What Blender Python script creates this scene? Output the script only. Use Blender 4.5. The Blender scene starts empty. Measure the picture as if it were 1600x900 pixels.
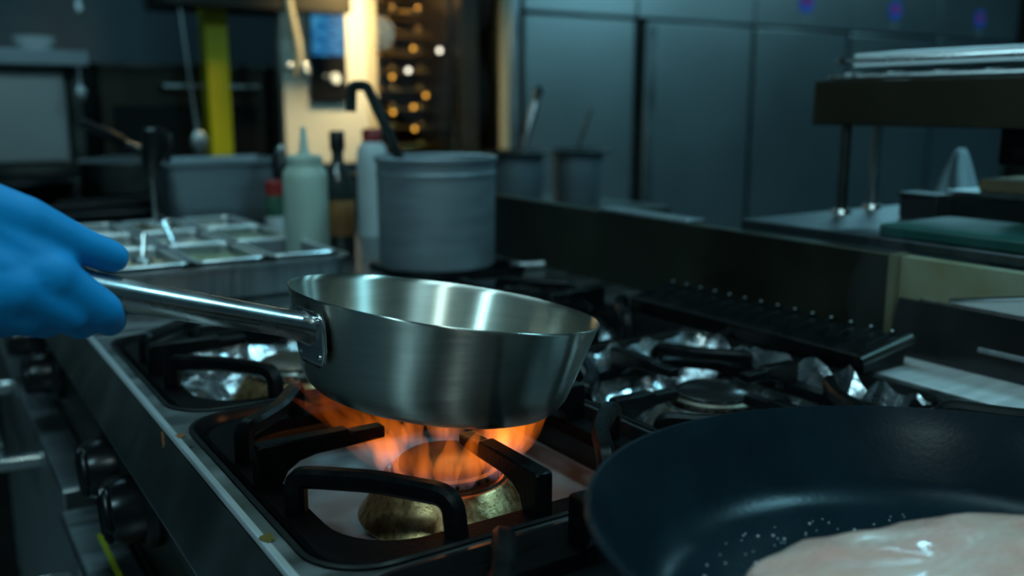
import bpy, bmesh, math, random
from mathutils import Vector, Matrix, noise as mnoise
random.seed(7)
PI = math.pi
S = bpy.context.scene
COL = S.collection

# ------------------------------------------------------------------ camera
cam_d = bpy.data.cameras.new('camera'); cam = bpy.data.objects.new('camera', cam_d); COL.objects.link(cam)
cam.location = (-0.18, 0.0, 1.19)
_F = Vector((0.53180908, 0.82519834, -0.19033338)).normalized()
cam.rotation_euler = _F.to_track_quat('-Z', 'Y').to_euler()
cam_d.sensor_width = 36.0
cam_d.lens = 36.0 * 1470 / 1600
cam_d.clip_start = 0.01
cam_d.dof.use_dof = True
cam_d.dof.focus_distance = 0.72
cam_d.dof.aperture_fstop = 3.6
S.camera = cam
# ------------------------------------------------------------------ world, exposure
w = bpy.data.worlds.new('world'); S.world = w; w.use_nodes = True
w.node_tree.nodes['Background'].inputs[0].default_value = (0.02, 0.05, 0.06, 1)
w.node_tree.nodes['Background'].inputs[1].default_value = 0.3
S.view_settings.view_transform = 'Standard'; S.view_settings.look = 'None'
S.view_settings.gamma = 1.0; S.view_settings.use_curve_mapping = False
S.view_settings.exposure = 0.0
S.cycles.max_bounces = 6; S.cycles.volume_bounces = 0; S.cycles.transparent_max_bounces = 12


def area(name, loc, target, sx, sy, power, color, spread=180):
    d = bpy.data.lights.new(name, 'AREA'); d.shape = 'RECTANGLE'; d.size = sx; d.size_y = sy
    d.energy = power; d.color = color; d.spread = math.radians(spread)
    o = bpy.data.objects.new(name, d); COL.objects.link(o); o.location = loc
    o.rotation_euler = (Vector(target) - Vector(loc)).to_track_quat('-Z', 'Y').to_euler()
    return o


COOL = (0.29, 0.80, 1.0)
area('hood_lamp_light', (0.35, 0.85, 2.13), (0.35, 0.85, 0), 0.16, 1.5, 6.0, (0.40, 0.87, 1.0))
area('aisle_lamp_light', (-1.65, -0.25, 2.66), (-1.65, -0.25, 0), 0.28, 0.28, 22.0, (0.46, 0.89, 1.0))
area('near_lamp_light', (-0.55, -1.28, 2.66), (-0.55, -1.28, 0), 0.28, 0.28, 13.0, (0.62, 0.90, 0.90))
area('pass_lamp_light', (1.66, 0.04, 2.66), (1.66, 0.04, 0), 0.28, 0.28, 18.0, COOL)
area('rear_lamp_light', (3.1, 2.2, 2.06), (3.1, 2.2, 0), 0.9, 0.14, 11.0, COOL)
area('far_lamp_light', (0.2, 2.75, 2.66), (0.2, 2.75, 0), 1.15, 0.25, 6.5, COOL)
area('fridge_fill_light', (4.7, 1.9, 2.66), (4.7, 1.9, 0), 1.15, 0.25, 16.0, COOL)  # added lamp, brightens the right-hand fridge panels
area('panel_fill_light', (1.17, 2.93, 1.75), (1.24, 3.3, 1.30), 0.10, 0.10, 5.6, (1.0, 0.80, 0.42), 120)  # added warm lamp for the glow on the oven front panel


# ------------------------------------------------------------------ materials
def mat(name, col, metal=0.0, rough=0.5, var=0.0, scale=20.0, stretch=(1, 1, 1), bump=0.0, bscale=None, rvar=0.0,
        col2=None, coat=0.0, trans=0.0, ior=1.45, sss=0.0, spec=0.5, alpha=1.0):
    m = bpy.data.materials.new(name); m.use_nodes = True
    nt = m.node_tree; N = nt.nodes; L = nt.links; b = N['Principled BSDF']
    b.inputs['Base Color'].default_value = (*col, 1); b.inputs['Metallic'].default_value = metal
    b.inputs['Roughness'].default_value = rough; b.inputs['Coat Weight'].default_value = coat
    b.inputs['Transmission Weight'].default_value = trans; b.inputs['IOR'].default_value = ior
    b.inputs['Specular IOR Level'].default_value = spec; b.inputs['Alpha'].default_value = alpha
    if sss:
        b.inputs['Subsurface Weight'].default_value = sss
        b.inputs['Subsurface Radius'].default_value = (0.012, 0.006, 0.004)
    tc = N.new('ShaderNodeTexCoord'); mp = N.new('ShaderNodeMapping'); mp.inputs['Scale'].default_value = stretch
    L.new(tc.outputs['Object'], mp.inputs['Vector'])
    nz = N.new('ShaderNodeTexNoise'); nz.inputs['Scale'].default_value = scale; nz.inputs['Detail'].default_value = 5
    L.new(mp.outputs[0], nz.inputs['Vector'])
    if var or col2:
        c2 = col2 or tuple(c * (1 - var) for c in col)
        r = N.new('ShaderNodeValToRGB'); r.color_ramp.elements[0].position = 0.35; r.color_ramp.elements[1].position = 0.68
        r.color_ramp.elements[0].color = (*c2, 1); r.color_ramp.elements[1].color = (*col, 1)
        L.new(nz.outputs['Fac'], r.inputs[0]); L.new(r.outputs[0], b.inputs['Base Color'])
    if rvar:
        mr = N.new('ShaderNodeMapRange'); mr.inputs[1].default_value = 0.3; mr.inputs[2].default_value = 0.7
        mr.inputs[3].default_value = max(0.03, rough - rvar); mr.inputs[4].default_value = rough + rvar
        L.new(nz.outputs['Fac'], mr.inputs[0]); L.new(mr.outputs[0], b.inputs['Roughness'])
    if bump:
        n2 = N.new('ShaderNodeTexNoise'); n2.inputs['Scale'].default_value = bscale or scale; n2.inputs['Detail'].default_value = 6
        L.new(mp.outputs[0], n2.inputs['Vector'])
        bp = N.new('ShaderNodeBump'); bp.inputs['Strength'].default_value = bump; bp.inputs['Distance'].default_value = 0.002
        L.new(n2.outputs['Fac'], bp.inputs['Height']); L.new(bp.outputs[0], b.inputs['Normal'])
    return m


def aniso(m, v, axis='Z'):
    nt = m.node_tree; b = nt.nodes['Principled BSDF']; b.inputs['Anisotropic'].default_value = v; b.inputs['Anisotropic Rotation'].default_value = 0.25
    t = nt.nodes.new('ShaderNodeTangent'); t.direction_type = 'RADIAL'; t.axis = axis
    nt.links.new(t.outputs[0], b.inputs['Tangent'])
    return m


def emit(name, col, strength, col2=None, scale=20, stretch=(1, 1, 1)):
    m = mat(name, (0.01, 0.01, 0.012), 0, 0.3)
    nt = m.node_tree; b = nt.nodes['Principled BSDF']
    b.inputs['Emission Color'].default_value = (*col, 1); b.inputs['Emission Strength'].default_value = strength
    if col2:
        nz = [n for n in nt.nodes if n.type == 'TEX_NOISE'][0]; mp = [n for n in nt.nodes if n.type == 'MAPPING'][0]
        nz.inputs['Scale'].default_value = scale; mp.inputs['Scale'].default_value = stretch
        r = nt.nodes.new('ShaderNodeValToRGB'); r.color_ramp.elements[0].position = 0.4; r.color_ramp.elements[1].position = 0.62
        r.color_ramp.elements[0].color = (*col, 1); r.color_ramp.elements[1].color = (*col2, 1)
        nt.links.new(nz.outputs['Fac'], r.inputs[0]); nt.links.new(r.outputs[0], b.inputs['Emission Color'])
    return m


M = dict(
    steel=mat('brushed_steel', (0.46, 0.50, 0.51), 1, 0.36, 0.25, 6, (1, 14, 1), 0.06, 90, 0.06),
    steel_x=mat('brushed_steel_cross', (0.46, 0.50, 0.51), 1, 0.36, 0.22, 6, (14, 1, 1), 0.06, 90, 0.06),
    hob=mat('worn_hob_steel', (0.30, 0.32, 0.32), 1, 0.36, 0.35, 9, (1, 3, 1), 0.10, 60, 0.10),
    fascia=mat('fascia_steel', (0.38, 0.41, 0.40), 1, 0.36, 0.15, 14, (1, 1, 1), 0.02, 80, 0.04),
    dsteel=mat('dark_steel', (0.10, 0.105, 0.095), 1, 0.42, 0.4, 8, (1, 1, 1), 0.06, 40, 0.1),
    splash=mat('olive_reflection_steel', (0.050, 0.052, 0.036), 0.8, 0.45, 0.5, 5, (1, 1, 1), 0.05, 20, 0.1),  # olive tone of a warm reflection put into the dark base colour
    fridge=mat('fridge_steel', (0.40, 0.44, 0.44), 1, 0.42, 0.10, 1.2, (1, 1, 1), 0.0, 60, 0.03),
    pan=aniso(mat('spun_pan_steel', (0.60, 0.59, 0.53), 1, 0.31, 0.10, 22, (1, 1, 14), 0.010, 60, 0.02), 1.0),
    panin=aniso(mat('pan_inside_steel', (0.70, 0.68, 0.60), 1, 0.33, 0.10, 22, (1, 1, 14), 0.010, 60, 0.02), 1.0),
    handle=mat('polished_handle_steel', (0.56, 0.58, 0.58), 1, 0.26, 0.12, 30, (1, 1, 1), 0.03, 120, 0.05),
    iron=mat('cast_iron', (0.0032, 0.0037, 0.0042), 0.0, 0.36, 0.4, 60, (1, 1, 1), 0.16, 260, 0.08, spec=0.18),
    tray=mat('stained_tray_steel', (0.42, 0.55, 0.60), 0.25, 0.38, 0, 9, (1, 1, 1), 0.18, 50, 0.12, col2=(0.25, 0.22, 0.21)),
    enamel=mat('black_enamel', (0.012, 0.012, 0.012), 0, 0.22, 0.3, 20, bump=0.05),
    burner=mat('burnt_burner_metal', (0.66, 0.43, 0.21), 0.9, 0.30, 0, 170, (1, 1, 0.8), 0.10, 700, 0.08, col2=(0.46, 0.25, 0.10)),
    cap=mat('burner_cap_metal', (0.16, 0.12, 0.09), 0.9, 0.45, 0.4, 40, bump=0.2),
    ring=mat('burner_ring_metal', (0.48, 0.46, 0.40), 1, 0.34, 0.35, 40, bump=0.12),
    foil=mat('aluminium_foil', (0.78, 0.82, 0.84), 1, 0.25, 0.15, 25, bump=0.6, bscale=110, rvar=0.08),
    black=mat('black_plastic', (0.008, 0.008, 0.009), 0, 0.28, 0.2, 30, bump=0.04),
    nonstick=mat('nonstick_coating', (0.006, 0.015, 0.021), 0.0, 0.27, 0.3, 18, bump=0.05, bscale=300, rvar=0.04, spec=0.13),
    glove=mat('blue_nitrile', (0.002, 0.27, 0.62), 0, 0.55, 0.08, 30, bump=0.18, bscale=60, spec=0.25),
    cloth=mat('dark_sleeve_cloth', (0.03, 0.035, 0.045), 0, 0.9, 0.3, 60, bump=0.3, bscale=200),
    skin=mat('skin', (0.45, 0.26, 0.18), 0, 0.5, 0.1, 30, sss=0.1),
    chicken=mat('raw_chicken', (0.66, 0.34, 0.27), 0, 0.24, 0, 24, (1, 2.6, 1), 0.5, 70, 0.07, col2=(0.66, 0.46, 0.37), sss=0.15, coat=0.35),
    floor=mat('grey_vinyl_floor', (0.16, 0.19, 0.20), 0, 0.35, 0.2, 30, bump=0.05, bscale=200),
    wall=mat('grey_wall_cladding', (0.085, 0.135, 0.16), 0, 0.5, 0.15, 3, bump=0.03),
    ceil=mat('ceiling_tile_white', (0.30, 0.32, 0.33), 0, 0.9, 0.1, 30, bump=0.1),
    yellow=mat('yellow_paint', (0.62, 0.53, 0.002), 0, 0.45, 0.25, 8, (1, 1, 0.3)),
    plastic=mat('cloudy_bottle_plastic', (0.42, 0.52, 0.44), 0, 0.45, 0.1, 10, trans=0.15),
    white=mat('white_plastic', (0.50, 0.54, 0.54), 0, 0.4, 0.1, 10),
    red=mat('red_plastic', (0.26, 0.016, 0.014), 0, 0.4, 0.1, 10),
    china=mat('white_china', (0.85, 0.90, 0.92), 0, 0.25),
    green=mat('green_board_plastic', (0.004, 0.055, 0.045), 0, 0.5, 0.2, 20),
    dgreen=mat('dark_green_label', (0.03, 0.10, 0.06), 0, 0.5, 0.2, 20),
    amber=mat('amber_label', (0.30, 0.13, 0.04), 0, 0.5, 0.3, 20),
    glassd=mat('dark_bottle_glass', (0.03, 0.035, 0.03), 0, 0.1, 0.2, 20, spec=0.8),
    clear=mat('clear_plastic', (0.80, 0.90, 0.93), 0, 0.25, 0.05, 20, trans=0.15),
    ovenglass=mat('oven_glass', (0.9, 0.9, 0.88), 0, 0.03, trans=1.0, ior=1.02),
    cream=mat('cream_steel', (0.78, 0.74, 0.62), 0.25, 0.4, 0.1, 4, (1, 1, 0.3)),
    tan=mat('tan_strip', (0.50, 0.42, 0.27), 0.0, 0.5, 0.15, 6),
    brass=mat('oven_rack_metal', (0.72, 0.50, 0.20), 1, 0.25, 0.2, 20),
    chamber=mat('oven_chamber_metal', (0.20, 0.17, 0.11), 0.9, 0.4, 0.4, 12, bump=0.1),
    brown=mat('brown_grill_housing', (0.035, 0.028, 0.016), 0.4, 0.45, 0.4, 6),
    card=mat('cardboard', (0.34, 0.24, 0.13), 0, 0.8, 0.15, 30),
    paper=mat('white_paper', (0.48, 0.54, 0.56), 0, 0.8, 0.06, 20, bump=0.2, bscale=40),
    pot=mat('matt_aluminium', (0.29, 0.34, 0.37), 0.75, 0.5, 0.15, 8, (1, 1, 6), 0.05, 40, 0.05),
    burnerd=mat('dark_burner_metal', (0.20, 0.18, 0.15), 0.85, 0.4, 0, 38, (1, 1, 0.6), 0.25, 420, 0.08, col2=(0.07, 0.05, 0.03)),  # darker burner metal for the rear row
    dim=mat('dull_counter_steel', (0.12, 0.14, 0.15), 1, 0.42, 0.2, 6, (1, 8, 1), 0.04, 60, 0.06),
    olive=mat('olive_lit_steel', (0.34, 0.35, 0.24), 0.7, 0.42, 0, 7, (1, 1, 1), 0.05, 20, 0.08, col2=(0.20, 0.17, 0.07)),  # end post tone, greenish tan reflected light put into the colour
    cream_sauce=mat('cream_sauce', (0.80, 0.76, 0.64), 0, 0.25, 0.15, 40, bump=0.3, sss=0.05),
    yellow_sauce=mat('yellow_sauce', (0.55, 0.36, 0.10), 0, 0.25, 0, 40, bump=0.3, col2=(0.62, 0.56, 0.42)),
    herbs=mat('chopped_herbs', (0.42, 0.44, 0.26), 0, 0.6, 0, 90, bump=0.8, bscale=90, col2=(0.05, 0.10, 0.03)),
    blue=mat('blue_sticker', (0.05, 0.13, 0.62), 0, 0.4, 0.1, 20), stickred=mat('red_sticker', (0.50, 0.03, 0.12), 0, 0.4, 0.1, 20),
    lamp=emit('lamp_diffuser', (0.75, 0.93, 1.0), 2.0), warm_spot=emit('warm_spot_glow', (1.0, 0.46, 0.06), 2.4),
    white_spot=emit('white_spot_glow', (1.0, 0.93, 0.75), 3.5),
    screen=emit('lit_blue_screen', (0.005, 0.10, 0.30), 0.75, (0.06, 0.34, 0.62), 26, (1, 1, 3)),
    trim=mat('bright_edge_steel', (0.85, 0.90, 0.92), 0.8, 0.30),  # paler than the hob steel, edge highlights put into the colour
    splash_red=mat('dried_sauce', (0.30, 0.09, 0.02), 0, 0.4, 0.3, 200), splash_yel=mat('dried_yellow_sauce', (0.11, 0.08, 0.01), 0, 0.4, 0.3, 200),
    salt=mat('salt', (0.5, 0.55, 0.56), 0, 0.4),
    irondull=mat('dull_cast_iron', (0.0035, 0.0038, 0.004), 0, 0.55, 0.4, 60, bump=0.2, bscale=260, spec=0.06),  # lower specular than the other iron, so the flames reflect less
    ledge=mat('lit_ledge_steel', (0.80, 0.84, 0.84), 0.55, 0.42, 0.2, 9, (1, 8, 1), 0.04, 90, 0.06),  # paler than the hob, reflected light put into the colour
    panelmat=mat('olive_lit_panel', (0.27, 0.29, 0.21), 0.1, 0.5, 0, 7, (1, 1, 1), 0.05, 20, 0.08, col2=(0.16, 0.14, 0.055)),  # lit stretch of the backsplash plane, greenish tan light in the colour
    yellow_tape=mat('yellow_tape', (0.50, 0.55, 0.02), 0, 0.5, 0.1, 20),
)


# ------------------------------------------------------------------ mesh helpers
class MB:
    def __init__(s): s.v = []; s.f = []
    def add(s, vs, fs):
        n = len(s.v); s.v += [Vector(v) for v in vs]; s.f += [tuple(i + n for i in f) for f in fs]; return s
    def box(s, x0, y0, z0, x1, y1, z1):
        vs = [(x, y, z) for z in (z0, z1) for y in (y0, y1) for x in (x0, x1)]
        return s.add(vs, [(0, 2, 3, 1), (4, 5, 7, 6), (0, 1, 5, 4), (2, 6, 7, 3), (0, 4, 6, 2), (1, 3, 7, 5)])
    def prism(s, poly, y0, y1):                      # polygon in (x, z), extruded along y
        n = len(poly); vs = [(x, y0, z) for x, z in poly] + [(x, y1, z) for x, z in poly]
        return s.add(vs, [tuple(range(n)), tuple(range(2 * n - 1, n - 1, -1))] + [(i, i + n, (i + 1) % n + n, (i + 1) % n) for i in range(n)])
    def slab(s, poly, z0, z1):                       # polygon in (x, y), extruded along z
        n = len(poly); vs = [(x, y, z0) for x, y in poly] + [(x, y, z1) for x, y in poly]
        return s.add(vs, [tuple(range(n - 1, -1, -1)), tuple(range(n, 2 * n))] + [(i, (i + 1) % n, (i + 1) % n + n, i + n) for i in range(n)])
    def tube(s, path, r, n=12, caps=True, sect=None, up=None):
        P = [Vector(p) for p in path]; R = r if isinstance(r, (list, tuple)) else [r] * len(P)
        T = [(P[min(i + 1, len(P) - 1)] - P[max(i - 1, 0)]).normalized() for i in range(len(P))]
        a = Vector(up) if up else (Vector((0, 0, 1)) if abs(T[0].z) < 0.9 else Vector((1, 0, 0)))
        vs = []; a = (a - T[0] * a.dot(T[0])).normalized()
        for i, p in enumerate(P):
            a = (a - T[i] * a.dot(T[i])).normalized(); b = T[i].cross(a)
            if sect:
                vs += [p + b * (x * R[i]) + a * (y * R[i]) for x, y in sect]
            else:
                vs += [p + (b * math.cos(2 * PI * k / n) + a * math.sin(2 * PI * k / n)) * R[i] for k in range(n)]
        if sect: n = len(sect)
        fs = [(i * n + k, i * n + (k + 1) % n, (i + 1) * n + (k + 1) % n, (i + 1) * n + k) for i in range(len(P) - 1) for k in range(n)]
        if caps: fs += [tuple(range(n - 1, -1, -1)), tuple(range((len(P) - 1) * n, len(P) * n))]
        return s.add(vs, fs)
    def lathe(s, prof, c=(0, 0, 0), n=32, mtx=None, closed=False):
        vs = []; c = Vector(c); mtx = mtx or Matrix()
        for r, z in prof:
            vs += [c + mtx @ Vector((max(r, 1e-5) * math.cos(2 * PI * k / n), max(r, 1e-5) * math.sin(2 * PI * k / n), z)) for k in range(n)]
        m = len(prof)
        fs = [(i % m * n + k, i % m * n + (k + 1) % n, (i + 1) % m * n + (k + 1) % n, (i + 1) % m * n + k) for i in range(m if closed else m - 1) for k in range(n)]
        return s.add(vs, fs)
    def ball(s, c, r, n=14, sc=(1, 1, 1)):
        pr = [(math.sin(PI * i / (n // 2)), -math.cos(PI * i / (n // 2))) for i in range(n // 2 + 1)]
        mt = Matrix.Diagonal((r * sc[0], r * sc[1], r * sc[2])).to_4x4()
        return s.lathe(pr, c, n, mt)
    def loft(s, rings, cap0=False, cap1=False):
        n = len(rings[0]); vs = [p for r in rings for p in r]
        fs = [(i * n + k, i * n + (k + 1) % n, (i + 1) * n + (k + 1) % n, (i + 1) * n + k) for i in range(len(rings) - 1) for k in range(n)]
        if cap0: fs.append(tuple(range(n - 1, -1, -1)))
        if cap1: fs.append(tuple(range((len(rings) - 1) * n, len(rings) * n)))
        return s.add(vs, fs)


def wloc(o):
    v = Vector((0, 0, 0))
    while o: v += o.location; o = o.parent
    return v


def obj(name, mb, m, parent=None, base=None, bevel=0.0, ang=38, smooth=True, kind=None):
    """ONE mesh object; mb is in world coordinates; origin at its parent's (or at base)."""
    o0 = wloc(parent) if parent else Vector(base or (0, 0, 0))
    me = bpy.data.meshes.new(name)
    me.from_pydata([tuple(v - o0) for v in mb.v], [], mb.f); me.update()
    bm = bmesh.new(); bm.from_mesh(me); bmesh.ops.remove_doubles(bm, verts=bm.verts, dist=2e-6)
    bmesh.ops.recalc_face_normals(bm, faces=bm.faces); bm.to_mesh(me); bm.free()
    if smooth:
        me.polygons.foreach_set('use_smooth', [True] * len(me.polygons)); me.set_sharp_from_angle(angle=math.radians(ang))
    me.materials.append(M[m] if isinstance(m, str) else m)
    o = bpy.data.objects.new(name, me); COL.objects.link(o)
    if parent: o.parent = parent
    else: o.location = o0
    if bevel:
        b = o.modifiers.new('bevel', 'BEVEL'); b.width = bevel; b.segments = 2; b.limit_method = 'ANGLE'; b.angle_limit = math.radians(40)
    if kind: o['kind'] = kind
    return o


def tag(o, label, cat, group=None):
    o['label'] = label; o['category'] = cat
    if group: o['group'] = group
    return o


def thing(name, label, cat, loc, group=None):
    o = bpy.data.objects.new(name, None); COL.objects.link(o); o.location = loc; o.empty_display_size = 0.05
    return tag(o, label, cat, group)


def struct(name, mb, m, **k): return obj(name, mb, m, kind='structure', **k)


def dup(root, loc, label=None):
    r = root.copy(); COL.objects.link(r); r.location = loc
    if label: r['label'] = label
    for ch in list(root.children):
        c = ch.copy(); COL.objects.link(c); c.parent = r
        for g in list(ch.children):
            d = g.copy(); COL.objects.link(d); d.parent = c
    return r


def rr(x0, y0, x1, y1, r, n=6):
    out = []
    for cx, cy, a in ((x1 - r, y1 - r, 0), (x0 + r, y1 - r, 90), (x0 + r, y0 + r, 180), (x1 - r, y0 + r, 270)):
        for k in range(n + 1):
            t = math.radians(a + 90 * k / n); out.append((cx + r * math.cos(t), cy + r * math.sin(t)))
    return out


def r3(p, z): return [(x, y, z) for x, y in p]


def B(*a):
    return MB().box(*a)


# ------------------------------------------------------------------ the room
struct('floor', B(-2.6, -2.2, -0.05, 6.4, 4.4, 0), 'floor')
struct('ceiling', B(-2.6, -2.2, 2.75, 6.4, 4.4, 2.8), 'ceil')
struct('wall_back', B(-2.6, 4.4, 0, 6.4, 4.5, 2.75), 'wall')
struct('wall_left', B(-2.7, -2.2, 0, -2.6, 4.4, 2.75), 'wall')
struct('wall_right', B(6.4, -2.2, 0, 6.5, 4.4, 2.75), 'wall')
struct('wall_front', B(-2.6, -2.3, 0, 6.4, -2.2, 2.75), 'wall')
for nm, (x0, y0, x1, y1), lab in (
        ('ceiling_light', (-1.80, -0.40, -1.50, -0.10), 'ceiling light panel over the aisle left of the range'),
        ('ceiling_light', (1.51, -0.11, 1.81, 0.19), 'ceiling light panel over the pass counter'),
        ('ceiling_light', (-0.70, -1.43, -0.40, -1.13), 'ceiling light panel nearest the camera end of the range'),
        ('ceiling_light', (4.1, 1.75, 5.3, 2.05), 'ceiling light panel added to brighten the right end of the fridge bank'),
        ('ceiling_light', (-0.4, 2.6, 0.8, 2.9), 'ceiling light panel in front of the rear shelf')):
    t = thing(nm, lab, 'ceiling light', ((x0 + x1) / 2, (y0 + y1) / 2, 2.75), 'ceiling light panels')
    obj('lamp_housing', B(x0, y0, 2.70, x1, y1, 2.75), 'white', t, bevel=0.004)
    obj('diffuser', B(x0 + 0.02, y0 + 0.02, 2.69, x1 - 0.02, y1 - 0.02, 2.70), 'lamp', t)
t = thing('pendant_light', 'hanging tube light in front of the fridge bank', 'lamp', (3.1, 2.2, 2.75))
obj('lamp_housing', B(2.62, 2.12, 2.085, 3.58, 2.28, 2.12), 'white', t, bevel=0.004)
obj('diffuser', B(2.64, 2.14, 2.075, 3.56, 2.26, 2.085), 'lamp', t)
for x in (2.75, 3.45): obj('hanger_rod', MB().tube([(x, 2.2, 2.12), (x, 2.2, 2.75)], 0.006, 8), 'steel', t)
hd = thing('extractor_hood', 'steel extractor hood hanging above the gas range', 'hood', (0.4, 0.9, 2.15))
obj('canopy', MB().loft([r3(rr(-0.15, -0.4, 0.95, 2.2, 0.01), 2.15), r3(rr(-0.15, -0.4, 0.95, 2.2, 0.01), 2.30), r3(rr(0.1, 0.0, 0.75, 1.8, 0.01), 2.75)], True, True), 'steel', hd)
obj('lamp_strip', B(0.26, 0.08, 2.135, 0.44, 1.62, 2.15), 'lamp', hd)

# ------------------------------------------------------------------ the gas range
H = 0.90
YC = (0.32, 0.695, 1.07)
XF, XR = 0.1875, 0.525
rg = thing('gas_range', 'stainless six burner gas range with sloped steel front edge and black knobs', 'stove', (0.35, 0.45, 0))
WELLS = [(XF, y, 0.172, 0.1815, True) for y in YC] + [(XR, y, 0.155, 0.1815, False) for y in YC]
bm = bmesh.new()
def loop(pts, z):
    vs = [bm.verts.new((x, y, z)) for x, y in pts]
    return [bm.edges.new((vs[i], vs[(i + 1) % len(vs)])) for i in range(len(vs))]
ed = loop([(0.0, -0.35), (0.79, -0.35), (0.79, 1.258), (0.0, 1.258)], H)
for x, y, hx, hy, fr in WELLS: ed += loop(rr(x - hx, y - hy, x + hx, y + hy, 0.045, 8), H)
bmesh.ops.triangle_fill(bm, use_beauty=True, use_dissolve=False, edges=ed)
mb = MB(); bm.verts.index_update(); mb.add([v.co.copy() for v in bm.verts], [tuple(v.index for v in f.verts) for f in bm.faces]); bm.free()
obj('hob_top', mb, 'hob', rg, ang=20)
for x, y, hx, hy, fr in WELLS:
    q = lambda d, z: r3(rr(x - hx + d, y - hy + d, x + hx - d, y + hy - d, max(0.045 - d, 0.02), 8), z)
    obj('burner_well', MB().loft([q(-0.003, H + 0.0015), q(0.001, H + 0.002), q(0.003, H - 0.003), q(0.010, H - 0.055)]), 'enamel', rg)
    obj('drip_tray', MB().loft([q(0.010, H - 0.0555), q(0.018, H - 0.058), q(0.03, H - 0.0585)], False, True), 'tray', rg)
obj('front_edge', MB().prism([(0.003, H - 0.007), (-0.0046, H - 0.0030), (-0.0285, 0.853), (-0.029, 0.850), (-0.0275, 0.847), (-0.024, 0.846), (0.0, 0.852), (0.02, 0.89)], -0.35, 1.258), 'fascia', rg, ang=60)
obj('highlight_strip', MB().prism([(0.003, H - 0.003), (0.003, H + 0.0006)] + [(0.0045 * math.sin(a_), H - 0.0039 + 0.0045 * math.cos(a_)) for a_ in (0.0, -0.18, -0.36, -0.54, -0.72, -0.9, -1.05)], -0.35, 1.258), 'trim', rg, ang=70)  # pale strip stands in for the highlight along the crease
obj('rear_ledge', MB().prism([(0.70, H + 0.001), (0.79, H + 0.001), (0.79, H - 0.02), (0.70, H - 0.02)], -0.35, 0.655), 'ledge', rg, bevel=0.001)
obj('control_panel', B(0.004, -0.35, 0.70, 0.03, 1.258, 0.852), 'dsteel', rg)
obj('carcass', B(0.0, -0.35, 0.10, 0.78, 1.258, 0.70), 'dsteel', rg)
for i, (y0, y1) in enumerate(((-0.33, 0.44), (0.47, 1.24))):
    d = obj('oven_door', B(-0.06, y0, 0.16, -0.002, y1, 0.69), 'steel', rg, bevel=0.005)
    obj('door_handle', MB().tube([(-0.06, y0 + 0.07, 0.63), (-0.105, y0 + 0.07, 0.63), (-0.105, y1 - 0.07, 0.63), (-0.06, y1 - 0.07, 0.63)], 0.011), 'handle', d)
obj('gas_line_marking', B(-0.031, 0.5, 0.6895, -0.025, 1.14, 0.6912), 'yellow_tape', rg)
for x, y in ((0.06, -0.28), (0.7, -0.28), (0.06, 1.18), (0.7, 1.18)):
    obj('foot', MB().lathe([(0.0, 0), (0.025, 0), (0.02, 0.1), (0, 0.1)], (x, y, 0), 12), 'dsteel', rg)


def make_knob(y, z, parent, x=0.004):
    mt = Matrix.Rotation(-PI / 2 - 0.12, 4, 'Y')
    mt = Matrix(((0, 0, -1, 0), (0, 1, 0, 0), (1, 0, 0, 0), (0, 0, 0, 1)))
    k = obj('knob', MB().lathe([(0, 0), (0.043, 0), (0.044, 0.006), (0.040, 0.013), (0.036, 0.016), (0.034, 0.036), (0.030, 0.045), (0.022, 0.048), (0.0, 0.049)], (x, y, z), 36, mt), 'black', parent)
    g = MB()
    c = math.cos(0.5); s_ = math.sin(0.5)
    for t in (-1, 0, 1):
        o_ = t * 0.014
        p0 = Vector((x - 0.047, y + o_ * c - 0.030 * s_, z + o_ * s_ * -1 - 0.030 * c)); p1 = Vector((x - 0.047, y + o_ * c + 0.030 * s_, z - o_ * s_ + 0.030 * c))
        if t: p0, p1 = p0.lerp(p1, 0.14), p1.lerp(p0, 0.14)
        g.tube([p0, p0.lerp(p1, 0.1), p0.lerp(p1, 0.9), p1], [0.003, 0.006, 0.006, 0.003], 8)
    obj('grip_ridge', g, 'black', k)


for y in (1.10, 0.965, 0.20, 0.065): make_knob(y, 0.787, rg)


def make_burner(x, y, m='burner', mc='cap', mr='ring'):
    z = H - 0.0575
    b = obj('burner', MB().lathe([(0.0, 0), (0.0760, 0.0), (0.0770, 0.003), (0.0745, 0.006), (0.0570, 0.034), (0.053, 0.037), (0.049, 0.037), (0.047, 0.033), (0.0, 0.033)], (x, y, z), 48), m, rg)
    obj('burner_rim', MB().lathe([(0.0535, 0.0355), (0.0545, 0.037), (0.0525, 0.0385), (0.0505, 0.037)], (x, y, z), 48, closed=True), 'enamel', b)
    obj('flame_ring', MB().lathe([(0.0, 0.032), (0.046, 0.032), (0.0465, 0.044), (0.044, 0.046), (0.0, 0.046)], (x, y, z), 48), mr, b)
    h = MB()
    for k in range(30):
        a = 2 * PI * k / 30; d = Vector((math.cos(a), math.sin(a), 0))
        h.tube([Vector((x, y, z + 0.0405)) + d * 0.0445, Vector((x, y, z + 0.0405)) + d * 0.0470], 0.0021, 6)
    obj('port_holes', h, 'enamel', b, kind='stuff')
    obj('burner_cap', MB().lathe([(0.0, 0.046), (0.041, 0.046), (0.041, 0.049), (0.037, 0.0515), (0.012, 0.0525), (0, 0.0525)], (x, y, z), 40), mc, b)


for x, y, hx, hy, fr in WELLS: make_burner(x if not fr else 0.189, y if not fr else y - 0.018, *(() if fr else ('burnerd', 'enamel', 'burnerd')))

# ------------------------------------------------------------------ pan supports
SQ = [(-0.5, -0.5), (0.5, -0.5), (0.5, 0.5), (-0.5, 0.5)]
def rs(wd, ht, c=0.22):                                  # chamfered section, wd across x ht up
    a, b = wd / 2, ht / 2; e = min(wd, ht) * c
    return [(-a + e, -b), (a - e, -b), (a, -b + e), (a, b - e), (a - e, b), (-a + e, b), (-a, b - e), (-a, -b + e)]


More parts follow.
